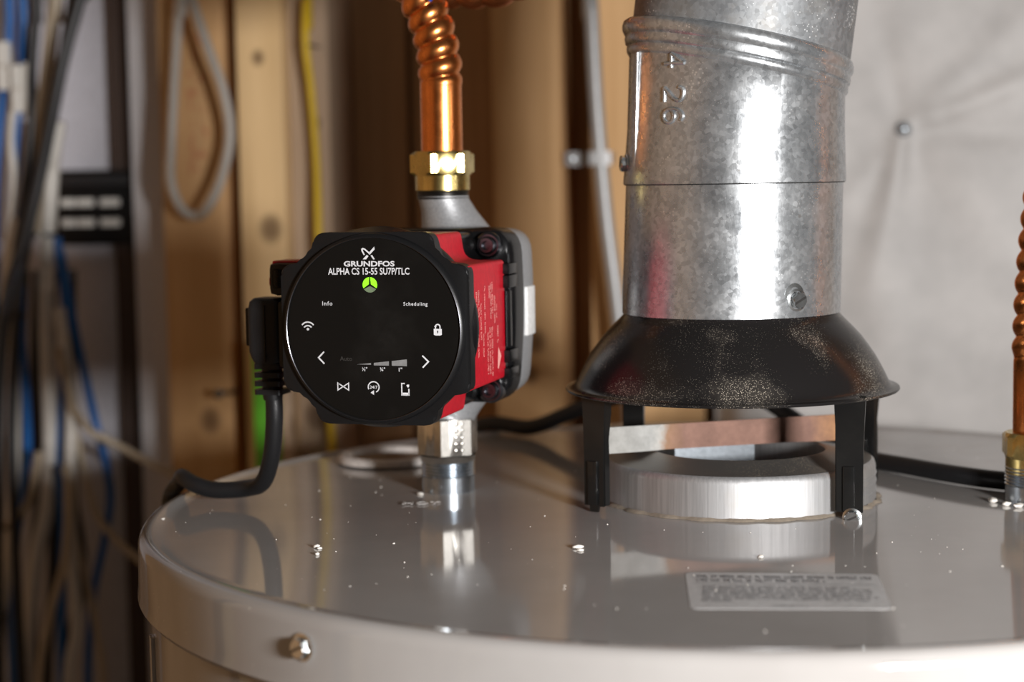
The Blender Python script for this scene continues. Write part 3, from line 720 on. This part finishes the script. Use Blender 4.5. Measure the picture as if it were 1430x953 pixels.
wp = [(-0.2128, -0.0391, 0.058), (-0.2130, -0.0385, 0.044), (-0.2160, -0.034, 0.0265), (-0.2225, -0.026, 0.0125), (-0.2330, -0.0170, 0.0075), (-0.2490, -0.0150, 0.0062), (-0.2600, -0.0130, 0.0085), (-0.2675, -0.0070, 0.0108), (-0.2720, 0.0030, 0.0095), (-0.2765, 0.0140, 0.0052), (-0.2852, 0.0235, -0.0060), (-0.2870, 0.030, -0.03), (-0.288, 0.03, -0.10), (-0.292, 0.02, -0.3), (-0.30, 0.03, -0.6), (-0.33, 0.05, -1.0), (-0.40, 0.08, FZ + 0.006), (-0.6, 0.15, FZ + 0.006)]
cw = Matrix.Translation(cord.location) @ Matrix.Rotation(TH, 4, 'Z'); ci = cw.inverted()
tube(bm, catmull([ci @ Vector(p) for p in wp], 10), 0.0041, 16); link('cable', bm, 'black_rubber', cord, 60)

# ------------------------------------------------------------------ copper connectors
def helix(r0, amp, pitch, s0, ramp_len=0.006):
    def f(s, a):
        k = max(0.0, min(1.0, (s - s0) / ramp_len))
        ph = (s / pitch - a / (2 * PI)) % 1.0
        return r0 + k * (amp * (abs(math.sin(PI * ph)) ** 0.75 * 2 - 1.15))
    return f
def brass_nut(parent, c, zb, rot, r=0.0161, hc=0.0135):
    b_ = bmesh.new(); hexprism(b_, (c[0], c[1], 0), r, zb + 0.0075, zb + 0.0195, rot, 0.0016); n = link('brass_nut', b_, 'brass', parent, 30)
    b_ = bmesh.new(); lathe(b_, [(0.0118, zb), (hc, zb + 0.0004), (hc, zb + 0.0085)], (c[0], c[1], 0), 48); link('nut_skirt', b_, 'brass', n, 40); return n
cf = empty('copper_connector', (0, 0, 0)); cf.location = (HX, HY, 0.149)
tag(cf, 'corrugated copper flex connector with brass nut rising from the pump', 'pipe')
def reloc(o, root): o.location = -root.location; return o
def brel(o, root): o.location = -Vector(root.location); return o
n = brass_nut(cf, (HX, HY), 0.1495, math.radians(19.5 - 90), 0.0161); brel(n, cf)
bm = bmesh.new(); lathe(bm, [(0.0103, 0.1660), (0.0103, 0.2030)], (HX, HY, 0), 64, cap0=True); brel(link('copper_sleeve', bm, 'copper', cf, 40), cf)
bm = bmesh.new()
cp = [(HX, HY, 0.196), (HX, HY, 0.2050), (-0.1419, HY, 0.2151), (-0.1440, HY, 0.2263), (-0.1473, HY, 0.2368), (-0.1512, HY, 0.2459), (-0.1560, 0.028, 0.2571), (-0.1605, 0.032, 0.272), (-0.161, 0.038, 0.288), (-0.152, 0.046, 0.302), (-0.135, 0.054, 0.306), (-0.115, 0.060, 0.298), (-0.112, 0.063, 0.284)]
tube(bm, resample(catmull(cp, 40), 0.00055), helix(0.0102, 0.00105, 0.0088, 0.004), 40); brel(link('corrugated_tube', bm, 'copper', cf, 70), cf)
# second run crossing at the very top
cf2 = empty('copper_connector', (-0.135, 0.055, 0.2525))
tag(cf2, 'corrugated copper tube running sideways at the top above the pump', 'pipe')
bm = bmesh.new(); tube(bm, resample(catmull([(-0.175, 0.060, 0.262), (-0.158, 0.059, 0.2545), (-0.1352, 0.058, 0.2522), (-0.1207, 0.058, 0.2520), (-0.1110, 0.060, 0.2540), (-0.0985, 0.064, 0.2605), (-0.0807, 0.07, 0.2769), (-0.06, 0.08, 0.31), (-0.05, 0.09, 0.40), (-0.05, 0.10, 0.7)], 60), 0.0007), helix(0.0103, 0.0009, 0.012, 0.0), 36); brel(link('corrugated_tube', bm, 'copper_dark', cf2, 70), cf2)
bt = empty('blue_tag', (-0.1432, 0.012, 0.2440)); tag(bt, 'small blue plastic tag on the copper tube at the top', 'tag')
bm = bmesh.new(); prism(bm, round_poly([(-0.0035, 0.020), (-0.0035, 0.0015), (0.0, -0.0035), (0.004, 0.0015), (0.004, 0.020)], 0.0006), -0.0008, 0.0008, 0.0002); link('strip', bm, 'blue_plastic', bt)
bm = bmesh.new(); box(bm, (-0.0045, -0.0015, 0.018), (0.005, 0.0015, 0.026), 0.0005); link('clasp', bm, 'blue_plastic', bt)
# cold side at the right edge
cc = empty('copper_connector', (CX, CY, 0.0125)); tag(cc, 'corrugated copper connector with brass nut at the right edge', 'pipe')
n = brass_nut(cc, (CX, CY), 0.0130, math.radians(-60), 0.0158, 0.0132); brel(n, cc)
bm = bmesh.new(); lathe(bm, [(0.0100, 0.028), (0.0100, 0.066)], (CX, CY, 0), 48, cap0=True); brel(link('copper_sleeve', bm, 'copper', cc, 40), cc)
bm = bmesh.new(); tube(bm, resample(catmull([(CX, CY, 0.060), (CX, CY, 0.075), (CX + 0.0015, CY, 0.11), (CX + 0.006, CY, 0.16), (CX + 0.012, CY, 0.22), (CX + 0.014, CY, 0.5)], 60), 0.0007), helix(0.0099, 0.0011, 0.0100, 0.006), 36); brel(link('corrugated_tube', bm, 'copper', cc, 70), cc)

# ------------------------------------------------------------------ draft hood
hood = empty('draft_hood', (0, 0.004, 0.0)); tag(hood, 'black bell-shaped draft hood on four legs above the flue collar', 'draft hood')
hp = [(0.0500, 0.0960), (0.0506, 0.0935), (0.0512, 0.0895), (0.0540, 0.0865), (0.0575, 0.0830), (0.0612, 0.0790), (0.0645, 0.0745), (0.0676, 0.0700), (0.0704, 0.0650), (0.0724, 0.0610), (0.0738, 0.0580), (0.0750, 0.0562), (0.0770, 0.0552), (0.0788, 0.0550), (0.0791, 0.0543), (0.0786, 0.0537), (0.0768, 0.0537), (0.0740, 0.0555), (0.069, 0.066), (0.060, 0.079), (0.050, 0.088)]
bm = bmesh.new(); lathe(bm, hp, seg=144); link('bell', bm, 'hood_enamel', hood, 50)
def hood_leg(px_, py_, face_ang, w=0.0115, screw=False, mirror=1):
    """folded sheet leg; face_ang = direction its broad face looks"""
    b_ = bmesh.new(); zt_ = 0.0560; h = w / 2
    M = Matrix.Translation((px_, py_ - 0.004, 0)) @ Matrix.Rotation(face_ang + PI / 2, 4, 'Z')
    # broad plate tapering slightly, bent at the shoulder
    P = [(-h * 1.12, zt_), (h * 1.12, zt_), (h * 1.0, 0.040), (h * 0.92, 0.024), (h * 0.92, 0.0030), (h * 0.45, 0.0030), (h * 0.35, 0.0002), (-h * 0.45, 0.0002), (-h * 0.45, 0.0030), (-h * 0.95, 0.0030), (-h * 0.95, 0.024), (-h * 1.0, 0.040)]
    prism(b_, P, -0.0006, 0.0006)
    bmesh.ops.transform(b_, matrix=M, verts=b_.verts); lg = link('leg', b_, 'leg_enamel', hood, 30)
    b_ = bmesh.new(); s = mirror
    prism_pts = [(0.0, zt_), (0.0055, zt_), (0.0052, 0.046), (0.0030, 0.034), (0.0034, 0.024), (0.0034, 0.0035), (0.0, 0.0035)]
    prism(b_, prism_pts, -0.0005, 0.0005)
    bmesh.ops.transform(b_, matrix=M @ Matrix.Translation((s * h * 0.95, 0, 0)) @ Matrix.Rotation(PI / 2 * 1, 4, 'Z'), verts=b_.verts); link('leg_flange', b_, 'leg_enamel', lg, 30)
    b_ = bmesh.new(); box(b_, (-0.0030, -0.0018, 0.0035), (0.0022, -0.0004, 0.0240), 0.0005); bmesh.ops.transform(b_, matrix=M, verts=b_.verts); link('leg_rib', b_, 'leg_enamel', lg, 40)
    if screw:
        hex_screw('leg_screw', lg, M @ Matrix.Translation((0.0012, -0.0012, 0.0008)) @ Matrix.Rotation(PI / 2, 4, 'X'), 0.0034)
    return lg
vd = lambda x, y: math.atan2(-0.8528 - y, -x)
hood_leg(-0.0630, -0.0330, math.radians(238), 0.0118, False, 1)
hood_leg(0.0528, -0.0450, math.radians(258), 0.0128, True, -1)
hood_leg(-0.0495, 0.0500, math.radians(262), 0.0105, False, 1)
hood_leg(0.0650, 0.0400, math.radians(235), 0.0115, False, 1)
# flue baffle strip lying across the opening
bf = empty('flue_baffle', (-0.005, 0.008, 0.024)); tag(bf, 'heat-tinted flat metal baffle strip lying across the flue opening', 'baffle')
a0, a1 = Vector((-0.0600, -0.0130, 0)), Vector((0.0540, 0.0330, 0)); d = (a1 - a0); L = d.length; ang = math.atan2(d.y, d.x)
bm = bmesh.new(); bp = [(0, 0.0002), (0.020, 0.0004), (0.032, 0.0008), (L - 0.028, 0.0008), (L - 0.012, 0.0004), (L, 0.0004), (L, 0.0132), (0, 0.0128)]
prism(bm, bp, -0.0006, 0.0006); bmesh.ops.transform(bm, matrix=Matrix.Translation((a0.x + 0.005, a0.y - 0.008, 0)) @ Matrix.Rotation(ang, 4, 'Z'), verts=bm.verts); link('strip', bm, 'heat_tinted_steel', bf, 30)
bm = bmesh.new(); prism(bm, [(0.036, 0.0008), (0.036, -0.010), (L - 0.046, -0.010), (L - 0.046, 0.0008)], -0.0005, 0.0005); bmesh.ops.transform(bm, matrix=Matrix.Translation((a0.x + 0.005, a0.y - 0.008, 0)) @ Matrix.Rotation(ang, 4, 'Z') @ Matrix.Translation((0, 0.0012, 0)), verts=bm.verts); link('baffle_tongue', bm, 'zinc', bf, 30)

# ------------------------------------------------------------------ vent pipe
vent = empty('vent_pipe', (0, 0.004, 0.089)); tag(vent, 'galvanised round vent pipe with adjustable elbow above the draft hood', 'vent pipe')
def lean(z): return 0.030 * (z - 0.0915)
def vring(r, z, seg=128, off=0): return [(lean(z) + r * math.cos(2 * PI * i / seg), 0.004 + r * math.sin(2 * PI * i / seg), z) for i in range(seg)]
def addv(name, rings, mat, parent=None, cap=False, sm=40):
    b_ = bmesh.new(); loops(b_, rings, True, cap, cap); o_ = link(name, b_, mat, parent or vent, sm)
    if not parent: o_.location = (0, -0.004, -0.089)
    return o_
low = addv('lower_pipe', [vring(0.0507, 0.0915), vring(0.05165, 0.0905), vring(0.05165, 0.0915), vring(0.0510, 0.151), vring(0.0506, 0.158)], 'galvanised')
b_ = bmesh.new(); lathe(b_, [(0.0508, 0.1511), (0.0516, 0.1509), (0.0519, 0.1512), (0.0516, 0.1517)], (lean(0.151), 0.004, 0), 128); o = link('lap_shadow_ring', b_, 'dark_metal', vent, 60); o.location = (0, -0.004, -0.089)  # added dark ring: shadow line of the lapped elbow edge, put in as colour
JZ = 0.2115
def jring(r, off, cx=0.0, seg=128):
    out = []
    for i in range(seg):
        t = 2 * PI * i / seg; x, y = r * math.cos(t), r * math.sin(t)
        z = JZ - 0.2034 * x - 0.06 * y + off; out.append((lean(z) + x + cx, 0.004 + y, z))
    return out
elb = addv('elbow', [vring(0.0513, 0.1520), vring(0.0522, 0.1514), vring(0.0523, 0.1520), vring(0.0518, 0.1600), vring(0.0509, 0.176), jring(0.0506, -0.0105), jring(0.0510, -0.0100), jring(0.0518, -0.0088), jring(0.0520, -0.0070), jring(0.0515, -0.0058)], 'galvanised')
bead = addv('elbow_bead', [jring(0.0515, -0.0058), jring(0.0526, -0.0050), jring(0.0530, -0.0030), jring(0.0527, -0.0012), jring(0.0534, -0.0004), jring(0.0541, 0.0010), jring(0.0542, 0.0030), jring(0.0536, 0.0050), jring(0.0522, 0.0062), jring(0.0500, 0.0066)], 'galvanised', None)
def uring(r, h, seg=128):
    out = []
    for i in range(seg):
        t = 2 * PI * i / seg; x, y = r * math.cos(t), r * math.sin(t)
        z = JZ + h - (0.2034 - 1.2 * min(h, 0.3) * 0) * x - 0.06 * y; out.append((lean(JZ) + x + 0.0010 + 0.13 * h, 0.004 + y, z))
    return out
addv('upper_gore', [uring(0.0506, 0.003), uring(0.0506, 0.09), uring(0.0506, 0.45)], 'galvanised_old')
# longitudinal seam and embossed size marks
bm = bmesh.new()
sa = math.radians(207); tube(bm, [(lean(z) + 0.0512 * math.cos(sa), 0.004 + 0.0512 * math.sin(sa), z) for z in (0.153, 0.16, 0.18, 0.20, 0.212)], 0.0008, 10)
o = link('seam', bm, 'galvanised', vent, 60); o.location = (0, -0.004, -0.089)
def emboss(strokes, ang, zc, R, h):
    """raised rounded strokes pressed into the sheet; glyph box 0..0.6 wide (down the pipe), 0..1 tall (round it)"""
    b_ = bmesh.new()
    for st in strokes:
        pts = []
        samp = catmull([(u, v, 0) for u, v in st], 6) if len(st) > 2 else [Vector((*st[0], 0)).lerp(Vector((*st[1], 0)), k / 6) for k in range(7)]
        for u, v, _ in samp:
            a = ang + (v - 0.5) * h / R; z = zc - (u - 0.3) * h; pts.append((lean(z) + R * math.cos(a), 0.004 + R * math.sin(a), z))
        tube(b_, pts, 0.00095, 8)
    return link('embossed_number', b_, 'galvanised', elb, 60)
ta = math.radians(-90 - 33.5)
emboss([[(0.42, 0.0), (0.42, 1.0)], [(0.42, 1.0), (0.0, 0.35)], [(0.0, 0.35), (0.62, 0.35)]], ta, 0.2068, 0.0509, 0.0105)
emboss([[(0.02, 0.78), (0.10, 0.95), (0.30, 1.0), (0.52, 0.92), (0.58, 0.74), (0.48, 0.52), (0.25, 0.28), (0.02, 0.0)], [(0.02, 0.0), (0.62, 0.0)]], ta, 0.1918, 0.0509, 0.0105)
emboss([[(0.52, 0.90), (0.34, 1.0), (0.14, 0.88), (0.02, 0.60), (0.02, 0.30), (0.14, 0.06), (0.32, 0.0), (0.52, 0.08), (0.60, 0.30), (0.50, 0.52), (0.30, 0.58), (0.10, 0.48), (0.03, 0.32)]], ta, 0.1822, 0.0509, 0.0105)
s1 = hex_screw('pipe_screw', vent, radial((lean(0.1) - 0.0, 0.004), math.radians(-90 + 34.5), 0.0514, 0.0985), 0.0040); s1.location = (0, -0.004, -0.089)
bm = bmesh.new(); bmesh.ops.transform(bm, matrix=Matrix.Identity(4), verts=bm.verts)
lathe(bm, [(0.0050, 0.0), (0.0050, 0.0004), (0.0032, 0.0006)], seg=24); bmesh.ops.transform(bm, matrix=radial((0, 0.004), math.radians(-90 + 33.5), 0.0514, 0.1012), verts=bm.verts); o = link('screw_washer', bm, 'zinc_screw', vent); o.location = (0, -0.004, -0.089)
s2 = hex_screw('pipe_screw', vent, radial((lean(0.16), 0.004), math.radians(-90 - 77), 0.0512, 0.1612), 0.0040); s2.location = (0, -0.004, -0.089)

# ------------------------------------------------------------------ black cable behind the hood
bm = bmesh.new()
tube(bm, catmull([(-0.30, 0.34, -0.30), (-0.22, 0.300, -0.05), (-0.16, 0.245, 0.0000), (-0.1205, 0.212, 0.0052), (-0.0978, 0.200, 0.0145), (-0.0799, 0.190, 0.0225), (-0.0497, 0.175, 0.0315), (-0.0085, 0.160, 0.0355), (0.0154, 0.150, 0.0310), (0.0309, 0.140, 0.0225), (0.0497, 0.125, 0.0115), (0.0675, 0.104, 0.0050), (0.092, 0.072, 0.0046), (0.115, 0.045, 0.0046), (0.135, 0.030, 0.0046), (0.17, 0.018, 0.0046), (0.24, 0.02, 0.0046), (0.284, 0.03, 0.002), (0.295, 0.035, -0.05), (0.30, 0.04, -0.4)], 10), 0.0046, 16)
tag(link('gas_control_cable', bm, 'black_rubber', None, 60), 'thick black cable arching behind the draft hood across the lid', 'cable')

# ------------------------------------------------------------------ things on the back wall
def cable(name, mat, r, pts, y, label, group=None, cat='cable'):
    b_ = bmesh.new(); tube(b_, catmull([(x, y + (0.004 * math.sin(i * 1.7 + x * 40)), z) for i, (x, z) in enumerate(pts)], 8), r, 10)
    return tag(link(name, b_, mat, None, 60), label, cat, group)
def extend_down(pts, z=FZ + 0.02):
    (x, zz) = pts[-1]; return pts + [(x - 0.004, zz - 0.25), (x, -0.85), (x - 0.01, z)]
GC = 'network cables hanging at the far left'
cable('network_cable', 'cable_blue', 0.0038, [(-0.552, 0.9), (-0.5535, 0.3324), (-0.5561, 0.2996), (-0.5587, 0.2666), (-0.5626, 0.2307), (-0.5679, 0.1891), (-0.575, 0.1332), (-0.58, 0.0)], 0.50, 'blue network cable with a white tag, at the far left edge', GC)
cable('network_cable', 'cable_blue', 0.0038, [(-0.5374, 0.9), (-0.5403, 0.3307), (-0.5423, 0.2981), (-0.5455, 0.2501), (-0.5459, 0.2271), (-0.5498, 0.2023), (-0.5543, 0.1664), (-0.5602, 0.122), (-0.5672, 0.0829), (-0.5751, 0.0492)], 0.494, 'blue network cable with a white boot, second from the left edge', GC)
cable('network_cable', 'cable_white', 0.0034, [(-0.5465, 0.2443), (-0.5500, 0.2167), (-0.5547, 0.1889), (-0.5550, 0.1554), (-0.5590, 0.1161), (-0.5670, 0.05)], 0.490, 'short white cable beside the white tag at far left', GC)
cable('network_cable', 'cable_white', 0.0036, [(-0.5361, 0.2494), (-0.5369, 0.2163), (-0.5323, 0.2023), (-0.5315, 0.1850), (-0.5369, 0.1700), (-0.5401, 0.1553), (-0.5445, 0.12)], 0.484, 'white cable bowed outward below the white boot', GC)
cable('coaxial_cable', 'cable_beige', 0.0055, [(-0.5085, 0.9), (-0.5102, 0.3313), (-0.5127, 0.2986), (-0.5168, 0.2547), (-0.5227, 0.2106), (-0.5284, 0.1718), (-0.5365, 0.12)], 0.480, 'thick beige cable between the black cables at upper left', GC)
cable('coaxial_cable', 'cable_black', 0.0040, [(-0.5224, 0.9), (-0.5240, 0.3304), (-0.5265, 0.2979), (-0.5311, 0.2433), (-0.5304, 0.2048), (-0.5415, 0.133), (-0.5568, 0.0772), (-0.5662, 0.0491), (-0.5748, -0.0132)], 0.478, 'black cable between the blue and the beige cables', GC)
cable('coaxial_cable', 'cable_black', 0.0048, extend_down([(-0.4436, 0.6), (-0.4724, 0.3265), (-0.4798, 0.2948), (-0.4922, 0.2522), (-0.5022, 0.2146), (-0.5154, 0.1686), (-0.5313, 0.1168), (-0.5458, 0.0728), (-0.5537, 0.0117), (-0.5598, -0.0896), (-0.5675, -0.2384)]), 0.450, 'outermost black cable slanting down left across the grey panel', GC)
cable('coaxial_cable', 'cable_black', 0.0038, extend_down([(-0.4709, 0.6), (-0.4885, 0.3283), (-0.4921, 0.2961), (-0.4981, 0.2584), (-0.5067, 0.2151), (-0.5214, 0.1661), (-0.5364, 0.1111), (-0.5455, 0.061), (-0.5519, -0.0345), (-0.5533, -0.1486), (-0.5550, -0.2585)]), 0.465, 'black cable slanting just inside the outermost one', GC)
for dx, y, lb in ((0.0, 0.525, 'black cable at the middle of the dark bundle at lower left'), (-0.013, 0.53, 'black cable left of the middle of the dark lower left bundle'), (0.013, 0.535, 'rightmost black cable of the dark bundle at lower left'), (-0.027, 0.53, 'leftmost black cable of the dark bundle at lower left')):
    cable('coaxial_cable', 'cable_black', 0.0052, extend_down([(-0.5394 + dx, 0.0877), (-0.5428 + dx, 0.0198), (-0.5457 + dx, -0.0374), (-0.5475 + dx, -0.0949), (-0.5474 + dx * 1.6, -0.1645), (-0.5575 + dx, -0.2644)]), y, lb, GC)
cable('coaxial_cable', 'cable_white', 0.0060, extend_down([(-0.5176, 0.205), (-0.5236, 0.180), (-0.5278, 0.1632), (-0.5320, 0.1161), (-0.5335, 0.0657), (-0.5352, 0.0094), (-0.5380, -0.0587), (-0.5422, -0.1045), (-0.5524, -0.1507), (-0.5630, -0.2615)]), 0.499, 'thick white cable passing left of the black patch panel', GC)
cable('network_cable', 'cable_white', 0.0044, extend_down([(-0.5466, 0.13), (-0.5525, 0.0993), (-0.5565, 0.0599), (-0.5582, 0.0203), (-0.5564, -0.0195), (-0.5577, -0.0653), (-0.5636, -0.1056), (-0.5741, -0.1695), (-0.5856, -0.2282)]), 0.482, 'white cable lowest at the left edge beside a blue one', GC)
cable('network_cable', 'cable_blue', 0.0036, extend_down([(-0.5548, 0.0765), (-0.5547, 0.0368), (-0.5551, -0.0145), (-0.5576, -0.0603), (-0.5632, -0.095), (-0.5729, -0.2116)]), 0.500, 'blue cable between two white cables below the cable tie', GC)
cable('network_cable', 'cable_blue', 0.0037, extend_down([(-0.5253, 0.1157), (-0.5206, 0.0593), (-0.5241, 0.031), (-0.5271, -0.0145), (-0.5292, -0.066), (-0.5305, -0.1295), (-0.5388, -0.2464)]), 0.505, 'blue cable hanging straight below the black patch panel', GC)
cable('network_cable', 'cable_blue', 0.0033, [(-0.5235, 0.1044), (-0.5164, 0.048), (-0.5099, 0.0026), (-0.5007, -0.0316), (-0.4947, -0.0602), (-0.4930, -0.0946), (-0.4985, -0.1292), (-0.5070, -0.1699), (-0.515, -0.24), (-0.517, -0.34)], 0.508, 'blue cable bowing right below the black patch panel', GC)
cable('network_cable', 'cable_white', 0.0048, extend_down([(-0.518, 0.06), (-0.5152, 0.0212), (-0.5142, -0.0126), (-0.5149, -0.0579), (-0.5155, -0.1034), (-0.5173, -0.1492), (-0.5168, -0.1953), (-0.5247, -0.2592)]), 0.486, 'white cable hanging straight beneath the bowing blue one', GC)
cable('network_cable', 'cable_beige', 0.0030, [(-0.516, 0.03), (-0.5113, -0.0007), (-0.5074, -0.0204), (-0.4935, -0.0345), (-0.4709, -0.0485), (-0.4455, -0.0614), (-0.4201, -0.0725), (-0.3864, -0.0903), (-0.33, -0.14), (-0.30, -0.4)], 0.478, 'beige cable running sideways from the bundle to behind the tank', GC)
cable('network_cable', 'cable_beige', 0.0030, [(-0.515, 0.0), (-0.5122, -0.0302), (-0.5055, -0.07), (-0.4951, -0.1013), (-0.4801, -0.1241), (-0.4575, -0.1439), (-0.4263, -0.1665), (-0.38, -0.25), (-0.37, -0.5)], 0.488, 'beige cable slanting down right to the tank side', GC)
cable('network_cable', 'cable_beige', 0.0034, extend_down([(-0.5099, -0.06), (-0.5099, -0.0854), (-0.5166, -0.1367), (-0.5302, -0.1827), (-0.5404, -0.2581)]), 0.466, 'beige cable splaying left at the bottom of the bundle', GC)
cable('network_cable', 'cable_beige', 0.0030, extend_down([(-0.519, -0.08), (-0.5187, -0.1168), (-0.5108, -0.1572), (-0.5017, -0.1976), (-0.4971, -0.2617)]), 0.496, 'beige cable splaying right at the bottom of the bundle', GC)
cable('network_cable', 'cable_beige', 0.0034, [(-0.532, -0.05), (-0.5364, -0.0725), (-0.5454, -0.0923), (-0.5594, -0.1065), (-0.5802, -0.1152), (-0.62, -0.12)], 0.468, 'beige cable curving off to the left edge at lower left', GC)
def small_box(name, lo, hi, mat, label, cat, bev=0.0008):
    b_ = bmesh.new(); box(b_, lo, hi, bev); return tag(link(name, b_, mat), label, cat)
def cable_tag(c, w, h, label, tilt=0.0):
    r = empty('cable_tag', c); tag(r, label, 'tag')
    b_ = bmesh.new(); prism(b_, round_poly([(-w, h), (w, h), (w, -h), (-w, -h)], 0.001), -0.003, 0.003, 0.0006); link('sleeve', b_, 'tag_white', r)
    b_ = bmesh.new(); box(b_, (-w * 0.9, -0.0034, -h * 0.1), (w * 0.9, -0.0029, h * 0.1)); link('crease', b_, 'cable_white', r, 0)
    return r
cable_tag((-0.5560, 0.487, 0.2480), 0.0050, 0.0185, 'white wrap tag on the leftmost blue cable')
cable_tag((-0.5432, 0.480, 0.2300), 0.0040, 0.0180, 'white boot on the second blue cable from the left')
cable_tag((-0.5262, 0.480, 0.0830), 0.0050, 0.0085, 'cream clip on the thick white cable below the patch panel')
# patch panel
pp = empty('patch_panel', (-0.5207, 0.588, 0.1365)); tag(pp, 'black patch panel with six pale labels on the grey wall panel', 'patch panel')
bm = bmesh.new(); box(bm, (-0.0295, -0.022, -0.0305), (0.0370, 0.0, 0.0310), 0.0012); body = link('body', bm, 'black_plastic', pp)
bm = bmesh.new(); box(bm, (-0.0285, -0.0235, 0.0190), (0.0360, -0.0215, 0.0265), 0.0005); link('top_rail', bm, 'cable_black', body)
for zz in (0.0045, -0.0120):
    for x0, x1 in ((-0.0250, -0.0120), (-0.0110, 0.0035), (0.0085, 0.0255)):
        bm = bmesh.new(); box(bm, (x0, -0.0236, zz - 0.0032), (x1, -0.0218, zz + 0.0032), 0.0010); link('port_label', bm, 'tag_white', body)
for (x, y, z, label) in ((-0.5235, 0.482, 0.117, 'black cable tie round the thick white cable'), (-0.552, 0.472, 0.0545, 'black cable tie round the lower white cable')):
    r = empty('cable_tie', (x - 0.006, y + 0.008, z)); tag(r, label, 'cable tie')
    bm = bmesh.new(); loops(bm, [[(rr * 1.25 * math.cos(t), rr * math.sin(t), h) for t in [2 * PI * i / 32 for i in range(32)]] for rr, h in ((0.0095, -0.0018), (0.0102, -0.0018), (0.0102, 0.0018), (0.0095, 0.0018), (0.0095, -0.0018))]); link('strap', bm, 'black_plastic', r)
    bm = bmesh.new(); box(bm, (-0.002, -0.0125, -0.0025), (0.002, -0.0095, 0.0025), 0.0004); link('lock', bm, 'cable_white', r)
# loop of white cable on the stud
cable('white_cable_loop', 'cable_pale', 0.0037, [(-0.395, 0.9), (-0.4047, 0.3336), (-0.4089, 0.2917), (-0.4156, 0.2389), (-0.4197, 0.1857), (-0.419, 0.1562), (-0.4125, 0.1362), (-0.4026, 0.1307), (-0.3913, 0.137), (-0.3813, 0.1583), (-0.3747, 0.1902), (-0.3765, 0.2221), (-0.3865, 0.2541), (-0.399, 0.2914), (-0.4087, 0.3285), (-0.43, 0.45), (-0.44, 0.9)], 0.468, 'white cable hanging in a teardrop loop before the stud')
cable('yellow_cable', 'cable_yellow', 0.0031, [(-0.314, 0.9), (-0.3151, 0.3221), (-0.3159, 0.2905), (-0.3163, 0.2577), (-0.3145, 0.2215), (-0.3121, 0.1679), (-0.3103, 0.1085), (-0.3082, 0.0433), (-0.3062, -0.0335), (-0.3049, -0.0889), (-0.305, -0.5)], 0.484, 'yellow electrical cable stapled down the stud left of the pump')
r = empty('cable_staple', (-0.3162, 0.496, 0.2574)); tag(r, 'small dark staple holding the yellow cable', 'staple')
bm = bmesh.new(); tube(bm, catmull([(-0.0045, 0.009, 0), (-0.0045, -0.012, 0), (-0.003, -0.0165, 0), (0.003, -0.0165, 0), (0.0045, -0.012, 0), (0.0045, 0.009, 0)], 5), 0.0009, 8); link('wire', bm, 'dark_metal', r)
b_ = bmesh.new(); tube(b_, catmull([(-0.112, 0.49, 0.9), (-0.1036, 0.485, 0.3254), (-0.101, 0.48, 0.2841), (-0.0977, 0.48, 0.2061), (-0.0917, 0.48, 0.1274), (-0.0845, 0.48, 0.0637), (-0.0788, 0.48, -0.0003), (-0.0751, 0.485, -0.0595), (-0.07, 0.485, -0.6)], 8), 0.0056, 16)
tag(link('grey_conduit', b_, 'conduit_grey', None, 60), 'grey conduit leaning on the studs just left of the vent pipe', 'conduit')
r = empty('conduit_strap', (-0.104, 0.50, 0.169)); tag(r, 'pale metal strap across the grey conduit', 'strap')
bm = bmesh.new(); loops(bm, [[(x, y, z) for x, y in ((-0.019, -0.001), (-0.002, -0.001), (0.001, -0.0262), (0.012, -0.0262), (0.016, -0.001), (0.018, -0.001), (0.0165, -0.0274), (0.012, -0.0280), (0.001, -0.0280), (-0.003, -0.0025), (-0.019, -0.0025))] for z in (-0.005, 0.005)], True, True, True); link('band', bm, 'conduit_grey', r, 20)
bm = bmesh.new(); lathe(bm, [(0.002, -0.0024), (0.002, -0.0036), (0.001, -0.004)], (-0.014, 0, 0), 12, cap1=True, axis='y'); link('strap_screw', bm, 'zinc', r)
gr = empty('green_spirit_level', (-0.350, 0.455, 0.0)); 
tag(gr, 'bright green plastic bar standing behind the power plug', 'bar')
bm = bmesh.new(); box(bm, (-0.0070, -0.004, -0.16), (0.0065, 0.012, 0.0360), 0.0015); link('bar', bm, 'green_plastic', gr)
bm = bmesh.new(); box(bm, (0.0130, 0.0, -0.16), (0.0215, 0.012, 0.030), 0.001); link('pale_rail', bm, 'stud_grey', gr)
bm = bmesh.new(); box(bm, (0.0060, 0.004, -0.16), (0.0135, 0.012, 0.030), 0.001); link('web', bm, 'green_plastic', gr)
gr.name = 'green_bar'
r = empty('nail', (-0.3850, 0.50, -0.0073)); tag(r, 'dark bent nail in the stud left of the green bar', 'nail')
bm = bmesh.new(); tube(bm, catmull([(0, 0.01, 0), (0, -0.008, 0), (-0.002, -0.018, 0.001), (-0.006, -0.024, 0.001)], 5), 0.0018, 10); link('shank', bm, 'dark_metal', r)
bm = bmesh.new(); lathe(bm, [(0.0038, -0.0235), (0.0038, -0.025), (0.003, -0.0255)], (-0.006, 0, 0.001), 14, cap0=True, cap1=True, axis='y'); link('nail_head', bm, 'dark_metal', r)
